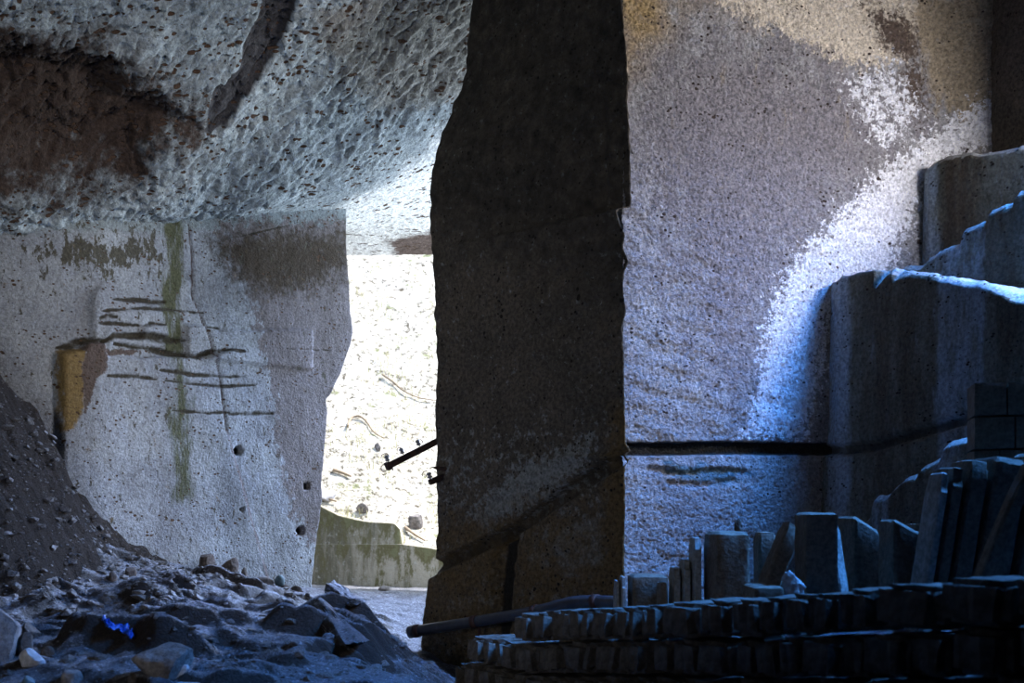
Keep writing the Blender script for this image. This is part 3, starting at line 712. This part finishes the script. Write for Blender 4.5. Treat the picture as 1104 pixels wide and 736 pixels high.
rock('rock', 'blue-grey stone at the bottom edge of the picture, far left', 22, 38, 729, 738, M['rock_teal'], 18, sub=3)
rock('rock', 'low dark pebble in front of the big boulder', 138, 148, 726, 731, M['rock_dark'], 19, sub=3)
x, y = floor_hit(190, 737)
for nm, lb, dx, dy, w, d, h, sd, rz in [('stone_slab', 'upper of two pale cut slabs in front of the big boulder', -.02, .06, .17, .16, .075, 3, .15), ('stone_slab', 'lower pale cut slab at the bottom edge in front of the big boulder', .08, -.14, .20, .16, .06, 4, -.1)]:
    o = link(nm, block_mesh(nm, w, d, h + .05, sd, 5, .004, .01), M['rock_pale'], loc=(x + dx, y + dy, fz(x + dx, y + dy) - .03)); o.rotation_euler = (0, 0, rz)
    tag(o, lb, 'stone slab', 'pale cut slabs by the boulder')
FB = 'stones along the foot of the left wall'
rock('rock', 'rounded brown stone, leftmost in the line at the wall foot', 214, 232, 608, 628, M['rock_dark'], 21, D=15.7, sub=3, group=FB)
rock('rock', 'largest brown stone in the line at the left wall foot', 234, 258, 606, 629, M['rock_dark'], 22, D=15.9, group=FB, cutn=9)
rock('rock', 'small pale-rimmed stone just right of the largest wall-foot stone', 260, 267, 611, 627, M['rock'], 23, D=16.0, sub=3, group=FB)
rock('rock', 'long flat pale-topped stone at the left wall foot', 270, 295, 625, 633, M['rock'], 24, D=16.1, depth=.6, sub=3, group=FB, cutn=9, rough=.05)
fl = rock('rock', 'flat dark stone under the round cobble at the wall foot', 298, 312, 627, 632, M['rock_dark'], 25, D=16.2, depth=.7, sub=3, group=FB, cutn=9, rough=.05)
rock('rock', 'dark flat stone, rightmost of the line at the wall foot', 310, 327, 626, 632, M['rock_dark'], 26, D=16.3, depth=.7, sub=3, group=FB, cutn=9, rough=.05)
rock('rock', 'smooth round green-grey cobble standing out against the pale wall', 296, 307, 620, 628, M['rock_teal'], 27, D=16.2, sub=3, cutn=0, rough=.03, group=FB, z=fl.location.z + .135)
rock('rock', 'small lone dark stone on the upper floor below the soil heap', 135, 147, 611, 619, M['rock_dark'], 29, sub=3)
rock('rock', 'single dark stone left of the wall-foot line at the heap edge', 116, 127, 616, 623, M['rock_dark'], 31, sub=3)
rock('rock', 'low flat stone in the gateway of the bright opening', 407, 422, 637, 642, M['rock'], 30, D=19, sub=3, group='stones outside')
def wedge(label, pts, D0, seed, anchor):
    """pts: picture points with distance; their hull is the fin of rock"""
    yb = floor_hit(*anchor)[1]; P3 = [Vector(P(a_, b_, c_ - D0 + yb)) for a_, b_, c_ in pts]; o0 = Vector((sum(p.x for p in P3) / len(P3), sum(p.y for p in P3) / len(P3), min(p.z for p in P3)))
    bm = bmesh.new()
    for p in P3: bm.verts.new(p - o0)
    bmesh.ops.convex_hull(bm, input=bm.verts[:])
    bmesh.ops.triangulate(bm, faces=bm.faces[:])
    bmesh.ops.subdivide_edges(bm, edges=bm.edges[:], cuts=7, use_grid_fill=True, smooth=0)
    A = co_array(bm); n_ = np.stack([fbm(A[:, 0] * 7 + seed, A[:, 1] * 7, A[:, 2] * 7 + k * 9, 4) for k in range(3)], -1)
    set_co(bm, A + .05 * n_)
    me = bm_mesh('rock', bm); me.set_sharp_from_angle(angle=R(35))
    return tag(link('rock', me, M['floor'], loc=o0), label, 'rock', 'loose rocks on the cave floor')
wedge('long dark fin of rock on the floor, pointing down right before the opening', [(342, 644, 15.0), (346, 643, 15.2), (390, 692, 13.6), (334, 656, 14.9), (350, 684, 14.2), (372, 696, 13.6), (398, 690, 14.2), (366, 662, 15.3), (340, 690, 14.6)], 13.9, 3, (366, 692))
wedge('upper fin of rock with a dark left side on the floor crest', [(352, 628, 16.6), (358, 626, 16.8), (388, 650, 15.6), (349, 640, 16.4), (362, 652, 16.0), (384, 654, 15.5), (396, 648, 16.2), (372, 636, 16.9)], 15.75, 8, (374, 652))
# blue plastic scrap
x, y = floor_hit(126, 681)
bm = bmesh.new(); bmesh.ops.create_grid(bm, x_segments=26, y_segments=8, size=.5)
A = co_array(bm)
u, v = A[:, 0] * .32, A[:, 1] * (.10 + .05 * np.cos(A[:, 0] * 9))
zc = .055 + .05 * pnoise(A[:, 0] * 7, A[:, 1] * 4, 0) + .03 * pnoise(A[:, 0] * 15, A[:, 1] * 9, 3)
set_co(bm, np.stack([u, v + .03 * np.sin(A[:, 0] * 8), np.maximum(zc, .008)], -1))
o = link('plastic_scrap', bm_mesh('plastic_scrap', bm), M['bluep'], loc=(x, y, fz(x, y) - .005)); o.rotation_euler = (R(12), R(24), R(-18))
o.modifiers.new('thick', 'SOLIDIFY').thickness = .004
tag(o, 'crumpled bright blue plastic scrap lying on the floor ridge', 'plastic scrap')

# ------------------------------------------------------------------ loose grit (uncountable)
def build_gravel():
    tmpl = bmesh.new(); bmesh.ops.create_icosphere(tmpl, subdivisions=1, radius=1)
    tv = co_array(tmpl); tf = np.array([[v.index for v in f.verts] for f in tmpl.faces]); tmpl.free()
    rr = np.random.RandomState(5); N = 5200
    x = rr.uniform(-6.8, .2, N); y = 8.6 + 9 * rr.rand(N) ** 1.0
    xm = rr.uniform(-6.9, -3.4, 2600); ym = rr.uniform(11.2, 15.6, 2600)
    x = np.concatenate([x, xm]); y = np.concatenate([y, ym]); N = len(x)
    wn = (x - WA[0]) * WN[0] + (y - WA[1]) * WN[1]
    pf_ = (x + .95) * 2.0 + (y - 15) * 2.19
    ok = (wn > .35) & ~((pf_ > -1.6) & (y > 11.2)) & ~((x > -1.2) & (y < 11.6) & (x + .36 > -.9))
    for o in COL.objects:
        if o.name.startswith(('rock', 'plastic', 'stone')) and o.type == 'MESH':
            lo = np.array([o.matrix_basis @ Vector(c) for c in o.bound_box]); ok &= ~((x > lo[:, 0].min() - .08) & (x < lo[:, 0].max() + .08) & (y > lo[:, 1].min() - .08) & (y < lo[:, 1].max() + .08))
    x, y = x[ok], y[ok]; N = len(x)
    z = np.maximum(floor_z(x, y), np.where((x > -8.2) & (x < -2.7) & (y > 10.3) & (y < 17.3), heap_z(x, y), -9))
    sz = .007 + .045 * rr.rand(N) ** 6 + .008 * rr.rand(N)
    jit = 1 + .35 * rr.normal(size=(N, len(tv), 1)).clip(-1.5, 1.5)
    V = tv[None] * jit * sz[:, None, None] * np.stack([1 + .5 * rr.rand(N), 1 + .5 * rr.rand(N), .7 + 0 * z], -1)[:, None, :] + np.stack([x, y, z], -1)[:, None, :]
    Fc = (tf[None] + (np.arange(N) * len(tv))[:, None, None]).reshape(-1, 3)
    me = bpy.data.meshes.new('gravel'); me.from_pydata(V.reshape(-1, 3).tolist(), [], Fc.tolist())
    tag(link('gravel', me, M['gravel']), 'small grit and stone chips strewn over the floor and soil heap', 'gravel', kind='stuff')
build_gravel()

# ================================================================== STACKED STONE WALL (foreground)
ORD = ['first', 'second', 'third', 'fourth', 'fifth', 'sixth', 'seventh', 'eighth', 'ninth', 'tenth', 'eleventh', 'twelfth', 'thirteenth', 'fourteenth', 'fifteenth',
       'sixteenth', 'seventeenth', 'eighteenth', 'nineteenth', 'twentieth', 'twenty-first', 'twenty-second', 'twenty-third', 'twenty-fourth', 'twenty-fifth',
       'twenty-sixth', 'twenty-seventh', 'twenty-eighth', 'twenty-ninth', 'thirtieth', 'thirty-first', 'thirty-second', 'thirty-third', 'thirty-fourth', 'thirty-fifth', 'thirty-sixth', 'thirty-seventh', 'thirty-eighth']
def build_stack():
    r = random.Random(12)
    rotz = math.atan2(SD[1], SD[0])
    CH = .265
    for c, (nm, t0) in enumerate([('top', .13), ('second', -.02), ('third', -.05), ('bottom', -.06)]):
        s = t0 * SL; k = 0
        while s < SL * 1.12:
            t = s / SL
            w = r.choice([r.uniform(.11, .17), r.uniform(.16, .30)]) if t < .45 else r.uniform(.17, .38)
            if c == 0 and t > .8: w = r.uniform(.34, .5)
            tm = (s + w / 2) / SL
            zt = float(stack_top(max(tm, .15))) - c * CH + r.uniform(-.006, .006)
            h = CH - .03
            if c == 3:
                h = 0.30
            dep = r.uniform(.5, .62)
            off = r.uniform(-.05, .05) - c * .006
            g = w - .022
            me = block_mesh('stone', g, dep, h, r.randint(0, 900), 7, .011, .055, vein=.05)
            x, y = SA + SD * (s + w / 2) + SNb * off
            o = link('stone', me, M['rubble'], loc=(x, y, zt - h)); o.rotation_euler = (0, R(r.uniform(-.6, .6)) , rotz + R(r.uniform(-.5, .5)))
            size = 'narrow' if w < .18 else 'broad' if w > .3 else 'rough'
            tag(o, f'{size} dark stone in the {nm} course of the stacked wall, {ORD[k]} from its left end', 'stone', 'stones of the low stacked wall in the foreground')
            s += w; k += 1
build_stack()

# ================================================================== UPRIGHT BLOCKS BEHIND THE STACK
def upright(label, xl, xr, ptop, D, side, mat, seed, lean=0., slope=0., depth=None, yaw=0., name='stone_block', zb=None, back=0., group='upright quarried blocks behind the stacked wall', rough=.006, chip=.014):
    X0, X1 = (xl - HX) / F * D, (xr - HX) / F * D; zt = CZ + (HY - ptop) / F * D
    w = X1 - X0 - .012
    d = depth or max(.12, min(1.2, side * D / max((xl - HX) - side, 20)))
    xc = (X0 + X1) / 2
    base = zb if zb is not None else min(fz(xc - math.tan(R(lean)) * .6, D + .05), fz(xc, D + d * .8)) - .02
    h = (zt - base) / math.cos(R(lean)); xb = xc - math.tan(R(lean)) * (zt - base)
    me = block_mesh(name, w * math.cos(R(lean)), d, h, seed, 8, rough, chip, slope=slope)
    o = link(name, me, mat, loc=(xb, D, base)); o.rotation_euler = (R(-back), R(lean), R(yaw))
    return tag(o, label, 'stone block', group)
B, BB, BP = M['block'], M['block_brown'], M['block_pale']
upright('thin pale upright slab, leftmost of the standing blocks, beside the pipe end', 664, 669, 627, 11.1, 2, BP, 1, depth=.35)
upright('second thin pale slab standing against the wide dark block near the pipe end', 670, 676, 622, 11.0, 2, BP, 2, depth=.35)
upright('wide dark block standing just right of the two thin pale slabs', 681, 722, 620, 11.0, 6, B, 3)
upright('short block standing before the wide dark block at the left of the row', 711, 721, 628, 10.55, 9, BB, 4, depth=.3)
upright('narrow greyish plank stone right of the wide dark block', 726, 735, 612, 10.6, 6, BP, 5, depth=.4)
upright('narrow plank stone, second step up towards the big square block', 737, 746, 604, 10.5, 5, BP, 6, depth=.4)
upright('rough plank stone leaning on the left side of the big square block', 748, 758, 579, 10.4, 4, BP, 7, depth=.4)
upright('big square dark block with a brown left side, middle of the standing row', 772, 811, 573, 10.0, 15, BB, 8)
upright('dark slab half hidden between the big square block and the leaning slab', 818, 838, 573, 10.6, 7, B, 9, depth=.3)
upright('slanting slab leaning right, left of the tall block with blue-lit strip', 849, 871, 564, 9.6, 11, BB, 10, lean=22, slope=.35, depth=.3)
upright('tall dark block with level top, right of the leaning slab', 868, 905, 552, 9.15, 3, B, 11, depth=.38, chip=.008)
upright('dark block with sloping top and blue-lit edge, right of the tall level block', 920, 953, 554, 9.85, 12, B, 12, slope=.62, depth=.5, yaw=3)
upright('added narrow slab standing in for the blue-lit edge of the tall level block', 913, 930, 553, 9.12, 2, BP, 23, lean=1.5, depth=.05, back=11, yaw=38)  # added pale slab, turned to catch the lamp as a strip of blue light
upright('dark block with a pointed sloping top, left of the leaning slabs', 962, 1000, 557, 9.2, 17, B, 13, slope=.55)
upright('stone slab mostly hidden behind the pointed block', 985, 1006, 565, 9.9, 4, BB, 14, depth=.3)
LG = 'tall slabs leaning together on the right'
upright('short tall slab leaning right, leftmost of the four blue-topped slabs', 1016, 1027, 509, 8.7, 4, BP, 15, lean=9, depth=.35, group=LG)
upright('second from left of the four blue-topped leaning slabs', 1029, 1044, 503, 8.7, 4, B, 16, lean=9, depth=.45, group=LG)
upright('third from left of the four blue-topped leaning slabs, broad top', 1048, 1071, 495, 8.7, 4, B, 17, lean=9, depth=.5, group=LG)
upright('rightmost of the four blue-topped leaning slabs, cut by the picture edge', 1074, 1112, 493, 8.7, 4, B, 18, lean=9, depth=.55, group=LG)
upright('dark slab seen behind the foot of the steep plank stone, at the very right edge', 1118, 1170, 488, 8.7, 4, B, 21, lean=9, depth=.5, group=LG)
upright('brown plank stone leaning steeply in front of the blue-topped slabs', 1107, 1123, 500, 7.9, 4, BB, 19, lean=23, depth=.14, group=LG)
upright('low wide block lying before the slanting slab, in the middle', 812, 848, 632, 8.9, 21, BB, 20, depth=.5)
# small loose stones among the blocks
def perch(name, label, px0, px1, ptop, pbase, D, mat, seed):
    w = (px1 - px0) / F * D; h = (pbase - ptop) / F * D
    o = link(name, rock_mesh(name, w, w * .9, h, seed, 5, 5, .55), mat, loc=((px0 + px1) / 2 / F * D - HX / F * D, D, CZ + (HY - pbase) / F * D + .004))
    return tag(o, label, 'rock')
perch('rock', 'small dark stone sitting on top of the big square block', 791, 801, 559, 573, 10.3, M['rock_dark'], 41)
perch('rock', 'craggy bluish stone lodged beside the foot of the tall level block', 843, 869, 614, 642, 8.75, M['rock_pale'], 42)

# cut block pile at the right edge
def build_pile():
    D = 9.75; r = random.Random(4)
    rows = [(412, 448, [1050, 1084, 1118]), (449, 484, [1050, 1092, 1130]), (485, 520, [1050, 1076, 1116])]
    names = [('top', ('left', 'right')), ('middle', ('left', 'right')), ('lowest', ('left', 'right'))]
    for (a, b, xs_), (nm, sd) in zip(rows, names):
        for i in range(2):
            x0, x1 = (xs_[i] - HX) / F * D, (xs_[i + 1] - HX) / F * D
            z0, z1 = CZ + (HY - b) / F * D, CZ + (HY - a) / F * D
            rz = R(-14)
            me = block_mesh('stone_block', (x1 - x0) * .985, .5, (z1 - z0) * .995, r.randint(0, 99), 6, .003, .006)
            xc = (x0 + x1) / 2 - (1050 - HX) / F * D
            o = link('stone_block', me, BB, loc=((1050 - HX) / F * D + xc * math.cos(rz), D + xc * math.sin(rz), z0)); o.rotation_euler = (0, 0, rz)
            tag(o, f'{sd[i]} squared block in the {nm} course of the pile at the right edge', 'stone block', 'squared blocks piled at the right edge')
build_pile()

# ================================================================== PIPE
def build_pipe():
    raw = [(443, 681, 14.45), (480, 675, 14.25), (512, 670, 14.0), (545, 664.5, 13.75), (577, 659, 13.45), (605, 652, 13.2), (622, 648.5, 13.05), (642, 648, 12.9), (668, 649, 12.65)]
    pts = [Vector(P(*p)) for p in raw]
    t = empty('pipe', pts[0]); tag(t, 'long black pipe with red bands running along the pillar foot', 'pipe')
    def loc(L_): return [p - pts[0] for p in L_]
    joints = [0, 2, 4, 7, 8]
    path = smooth_path(pts, 8)
    for a, b in zip(joints[:-1], joints[1:]):
        seg = path[a * 8:b * 8 + 1]
        link('pipe_length', tube_mesh('pipe_length', loc(seg), .066, 18), M['pipe'], t)
    for j, off in [(0, 2), (2, 0), (4, 0), (7, 0)]:
        i = j * 8 + off; c = path[i]; dr = (path[min(i + 1, len(path) - 1)] - path[max(i - 1, 0)]).normalized()
        link('collar', tube_mesh('collar', loc([c - dr * .035, c - dr * .033, c + dr * .033, c + dr * .035]), [.067, .078, .078, .067], 18), M['band'], t)
    link('end_cap', tube_mesh('end_cap', loc([path[0] - (path[1] - path[0]).normalized() * .02, path[0] + (path[1] - path[0]).normalized() * .07]), .076, 18), M['pipe'], t)
    c = path[17]
    link('support_strap', tube_mesh('support_strap', loc([c + Vector((.0, .05, -.06)), c + Vector((.01, .06, -.3)), c + Vector((.02, .10, -.75))]), .02, 8), M['band'], t)
build_pipe()

# ================================================================== IRON BAR WITH INSULATORS
def torus_arc(name, c, r, tube, a0, a1, ax=(1, 0, 0), az=(0, 0, 1), n=16):
    ax, az = Vector(ax), Vector(az)
    return tube_mesh(name, [Vector(c) + r * (math.cos(a) * ax + math.sin(a) * az) for a in np.linspace(a0, a1, n).tolist()], tube, 8)
def insulator(parent, base, up, arc):
    up = up.normalized()
    # ribbed porcelain knob
    prof = [(0, .008), (.012, .010), (.016, .028), (.034, .034), (.042, .022), (.052, .022), (.060, .032), (.078, .028), (.086, .012)]
    o = link('insulator', tube_mesh('insulator', [base + up * h for h, r_ in prof], [r_ for h, r_ in prof], 14), M['porcelain'], parent)
    side = Vector((1, 0, 0)); c = base + up * .055
    link('wire', torus_arc('wire', c + side * arc[0], arc[1], .0045, arc[2], arc[3], side, Vector((0, 0, 1))), M['wire'], o)
def build_bar():
    a = Vector(P(500, 461, 15.3)); b = Vector(P(417, 503, 14.75))
    t = empty('iron_bar', b); tag(t, 'rusty iron bar with three porcelain insulators jutting from the pillar', 'iron bar')
    d = (a - b); L_ = d.length; d.normalize(); up = Vector((0, 0, 1)); up = (up - d * up.dot(d)).normalized(); sd = d.cross(up)
    bm = bmesh.new()
    # L-section angle iron
    prof = [(-.04, -.035), (.04, -.035), (.04, .045), (.028, .045), (.028, -.023), (-.04, -.023)]
    r0 = [bm.verts.new(sd * x + up * y) for x, y in prof]; r1 = [bm.verts.new(d * L_ + sd * x + up * y) for x, y in prof]
    for i in range(6): bm.faces.new((r0[i], r0[(i + 1) % 6], r1[(i + 1) % 6], r1[i]))
    bm.faces.new(r0[::-1]); bm.faces.new(r1)
    link('bar', bm_mesh('bar', bm, False), M['iron'], t)
    bm = bmesh.new(); bmesh.ops.create_cube(bm, size=1, matrix=Matrix.Translation(d * .02) @ Matrix((d, sd, up)).transposed().to_4x4() @ Matrix.Diagonal((.05, .10, .10, 1)))
    bmesh.ops.bevel(bm, geom=bm.edges[:], offset=.008, segments=2, affect='EDGES')
    link('end_block', bm_mesh('end_block', bm, False), M['iron'], t)
    link('end_loop', torus_arc('end_loop', d * -.04 - up * .0, .04, .005, .6, 5.6, d, up), M['wire'], t)
    for s, arc in [(.05, (-.02, .05, .1, 3.3)), (.27, (-.02, .035, 1.2, 3.6)), (.52, (.03, .03, -.3, 2.0))]:
        insulator(t, d * s + up * .045, up, arc)
    link('bolt', tube_mesh('bolt', [d * .06 - up * .03, d * .06 - up * .075], .008, 8), M['iron'], t)
    link('wire_tail', tube_mesh('wire_tail', smooth_path([d * .22 - up * .03, d * .24 - up * .055 + sd * .02, d * .30 - up * .06], 4), .004, 6), M['wire'], t)
    # short bracket and iron spike below
    b2 = Vector(P(463, 520, 14.8)); a2 = Vector(P(490, 508, 15.05))
    t = empty('iron_bracket', b2); tag(t, 'short iron bracket with one pale insulator knob below the bar', 'iron bracket')
    d2 = a2 - b2; L2 = d2.length; d2.normalize(); up2 = (Vector((0, 0, 1)) - d2 * d2.z).normalized(); s2 = d2.cross(up2)
    bm = bmesh.new(); bmesh.ops.create_cube(bm, size=1, matrix=Matrix.Translation(d2 * L2 / 2) @ Matrix((d2, s2, up2)).transposed().to_4x4() @ Matrix.Diagonal((L2, .06, .07, 1)))
    bmesh.ops.bevel(bm, geom=bm.edges[:], offset=.008, segments=2, affect='EDGES')
    link('bar', bm_mesh('bar', bm, False), M['iron'], t)
    insulator(t, d2 * .03 + up2 * .035, up2, (-.04, .045, 1.2, 3.5))
    b3 = Vector(P(465.5, 503.5, 14.85)); a3 = Vector(P(500, 508, 15.0))
    o = link('iron_spike', tube_mesh('iron_spike', [Vector((0, 0, 0)), (a3 - b3) * .12, (a3 - b3) * .4, a3 - b3], [.004, .018, .030, .032], 8), M['iron'], loc=b3)
    tag(o, 'pointed iron spike stuck in the pillar between the bar and the bracket', 'iron spike')
build_bar()

# ================================================================== OUTSIDE
def hill_z(x, y):
    z = np.interp(y, [22, 24.2, 25.5, 28, 34, 48, 60], [.9, 1.0, 1.55, 3.6, 9.2, 24, 30])
    z = z - .16 * (x + 2.5) * sstep(24, 28, y) + .10 * (-(x + 2.6)).clip(0, 3) * sstep(24, 25, y)
    return z + .30 * fbm(x * .5, y * .5, 0 * x + 3, 4) * sstep(24.5, 27, y) + .10 * fbm(x * 2, y * 2, 0 * x + 1, 4)
xs = np.arange(-16, 14, .13); ys = np.concatenate([np.arange(24.15, 33, .07), np.arange(33, 56, .4)])
X, Y = np.meshgrid(xs, ys, indexing='ij')
o = grid('hillside', np.stack([X, Y, hill_z(X, Y)], -1), M['hill'])
tag(o, 'sunlit pale hillside of dry litter seen through the opening', 'hillside', kind='structure')
# retaining wall, two lifts
DW = 23.6
def wallpiece(name, prof, zb, y0, th, mossf, parent):
    px = np.array([a for a, b in prof], float); pz = np.array([CZ + (HY - b) / F * DW for a, b in prof])
    xs = np.arange((px[0] - HX) / F * DW, (px[-1] - HX) / F * DW, .045); C_ = HX + xs / DW * F; tz = np.interp(C_, px, pz) + .012 * fbm(xs * 5, 0 * xs, 0 * xs, 3)
    rows = []; at = []
    for v in np.linspace(0, 1, 40):
        z = zb + (tz - zb) * v; rows.append(np.stack([xs, 0 * xs + y0 + .05 * (1 - v) * -1 + .02 * fbm(xs * 2, z * 2, 0 * xs, 3), z], -1)); at.append(mossf(xs, z, tz))
    for q in (.02, .1, .5, 1): rows.append(np.stack([xs, 0 * xs + y0 + th * q, tz + .015], -1)); at.append(0 * xs)
    rows.append(np.stack([xs, 0 * xs + y0 + th, 0 * xs + zb], -1)); at.append(0 * xs)
    o = grid(name, np.stack(rows, 0), M['concrete'], {'moss': np.stack(at, 0)}, closed=False)
    o.parent = parent
    return o
t = empty('retaining_wall', (-2.6, DW, .2)); tag(t, 'mossy concrete retaining wall at the foot of the sunlit hillside', 'retaining wall')
lw = wallpiece('wall_base', [(250, 587), (432, 587), (455, 590), (475, 593), (620, 597)], -.1, DW, .5, lambda x, z, tz: .30 + .45 * sstep(.55, 0., tz - z) * sstep(.5, -.2, np.abs(x + 2.6) - 1.3), t)
uw = wallpiece('wall_upper_lift', [(250, 505), (336, 541), (350, 549), (364, 556), (385, 561), (400, 563.5), (425, 564.5), (431, 571), (433, 578), (433.5, 588)], 1.0, DW + .05, .35, lambda x, z, tz: .50 + .22 * sstep(.3, 0, tz - z), t)
for o in (lw, uw):
    o.matrix_parent_inverse = Matrix.Translation((2.6, -DW, -.2))
# litter on the hill: branches, stones, grass
def hill_hit(px, py):
    a, b = (px - HX) / F, (HY - py) / F; D = np.arange(24.3, 50, .02); g = hill_z(a * D, D)
    h = np.nonzero(CZ + b * D <= g)[0]; Dh = float(D[h[0]]) if len(h) else 40.
    return Vector((a * Dh, Dh, float(hill_z(np.array([a * Dh]), np.array([Dh]))[0])))
def branch(label, pts, r):
    q = [hill_hit(*p) + Vector((0, -.03, .05)) for p in pts]; q0 = q[0]; path = smooth_path([p - q0 for p in q], 6)
    o = link('branch', tube_mesh('branch', path, list(np.linspace(r, r * .5, len(path))), 8), M['twig'], loc=q0); tag(o, label, 'branch', 'branches on the hillside')
branch('long thin branch curving down the upper sunlit hillside', [(412, 406), (424, 414), (434, 423), (450, 431), (470, 434)], .026)
branch('arched pale branch in the middle of the sunlit hillside', [(375, 462), (379, 453), (388, 451), (396, 458), (403, 468), (414, 475)], .032)
branch('dark stick just above the mossy wall, left end', [(341, 537), (352, 540), (363, 543)], .035)
branch('crooked stick on the slope right of the mossy wall', [(437, 571), (448, 579), (458, 585)], .035)
branch('short light stick lying on the slope left of the iron bar', [(359, 509), (368, 512), (379, 516)], .045)
for i, (lb, px, py, w, h, m) in enumerate([('white flat stone on the slope above the left end of the mossy wall', 350, 533, 26, 8, 'rock_pale'), ('boulder on the slope right of the mossy wall', 448, 562, 16, 13, 'rock'),
                                   ('pale boulder beneath the arched branch on the hillside', 407, 481, 8, 6, 'rock'), ('brown stone above the mossy wall top', 391, 547, 14, 7, 'rock')]):
    p = hill_hit(px, py + h / 2); w_ = w / F * p.y
    o = link('rock', rock_mesh('rock', w_, w_ * .8, h / F * p.y + .1, 70 + i, 4, 10, .2), M[m], loc=p - Vector((0, 0, .08))); tag(o, lb, 'rock', 'stones outside')
def build_grass():
    rr = np.random.RandomState(8); vs, fs = [], []
    N = 5200
    x = rr.uniform(-5.5, 1.5, N); y = 24.3 + 9 * rr.rand(N) ** 1.3
    cl_ = fbm(x * .9, y * .9, 0 * x + 3, 3); keep = cl_ > -.05 + .25 * rr.rand(N); x, y = x[keep], y[keep]; z = hill_z(x, y)
    for xx, yy, zz in zip(x, y, z):
        a = rr.uniform(0, 6.28); l = rr.uniform(.08, .26); b = rr.uniform(.2, .9); w = .008
        dx, dy = math.cos(a), math.sin(a); i = len(vs)
        vs += [(xx - dy * w, yy + dx * w, zz - .01), (xx + dy * w, yy - dx * w, zz - .01), (xx + dx * l * b * .4 + dy * w * .7, yy + dy * l * b * .4 - dx * w * .7, zz + l * .7),
               (xx + dx * l * b * .4 - dy * w * .7, yy + dy * l * b * .4 + dx * w * .7, zz + l * .7), (xx + dx * l * b, yy + dy * l * b, zz + l)]
        fs += [(i, i + 1, i + 2, i + 3), (i + 3, i + 2, i + 4)]
    me = bpy.data.meshes.new('dry_grass'); me.from_pydata(vs, [], fs)
    tag(link('dry_grass', me, M['grass']), 'sparse dry grass tufts on the sunlit hillside', 'grass', kind='stuff')
build_grass()

# ================================================================== LIGHT
w = bpy.data.worlds.new('sky'); sc.world = w; w.use_nodes = True
bg = w.node_tree.nodes['Background']; bg.inputs['Color'].default_value = (.50, .66, 1.0, 1); bg.inputs['Strength'].default_value = 3.0
def aim(o, target):
    o.rotation_euler = (Vector(target) - o.location).to_track_quat('-Z', 'Y').to_euler()
def area(name, loc, target, sx, sy, power, color, spread=180):
    l = bpy.data.lights.new(name, 'AREA'); l.shape = 'RECTANGLE'; l.size, l.size_y = sx, sy; l.energy = power; l.color = color; l.spread = R(spread)
    o = bpy.data.objects.new(name, l); COL.objects.link(o); o.location = loc; aim(o, target); return o
l = bpy.data.lights.new('sun', 'SUN'); l.energy = 15; l.angle = R(.6); l.color = (1, .98, .96)
o = bpy.data.objects.new('sun', l); COL.objects.link(o); o.rotation_euler = Vector((-.5, -.25, -.83)).to_track_quat('-Z', 'Y').to_euler()
area('shaft_daylight', (8.4, 9.6, 6.2), (2.7, 13.7, 4.9), 2.2, 1.8, 245, (1, .965, .97), 80)
area('shaft_blue_skylight', (7.0, 10.7, 8.3), (2.3, 10.6, 0), 2.4, 1.6, 860, (.07, .32, 1), 80)
area('outdoor_skylight', (3.4, 20.6, 4.2), (-4, 16, 4.6), 4, 4.5, 860, (.78, .91, 1))
area('outdoor_high_skylight', (1.6, 20.8, 5.6), (-2.2, 12.0, .5), 3, 1.6, 680, (.38, .55, 1), 66)
area('rear_fill', (-5.5, -3.8, 3.2), (-2.4, 15, 5.0), 2.5, 2.5, 60, (.96, .98, 1), 49)  # added fill lamp behind the viewer for pillar and overhang; no entrance modelled

# ================================================================== CAMERA
cam = bpy.data.cameras.new('camera'); co = bpy.data.objects.new('camera', cam); COL.objects.link(co)
co.location = (0, 0, CZ); co.rotation_euler = (R(90), 0, 0)
cam.sensor_width = 36; cam.lens = 36 * F / 1104; cam.shift_y = (HY - 368) / 1104
cam.clip_start = .05; cam.clip_end = 200
cam.dof.use_dof = True; cam.dof.focus_distance = 14.5; cam.dof.aperture_fstop = 1.6
sc.camera = co
sc.view_settings.view_transform = 'Standard'; sc.view_settings.look = 'None'; sc.view_settings.gamma = 1; sc.view_settings.exposure = 0
sc.view_settings.use_curve_mapping = False
sc.cycles.use_denoising = True
sc.cycles.max_bounces = 8; sc.cycles.diffuse_bounces = 5
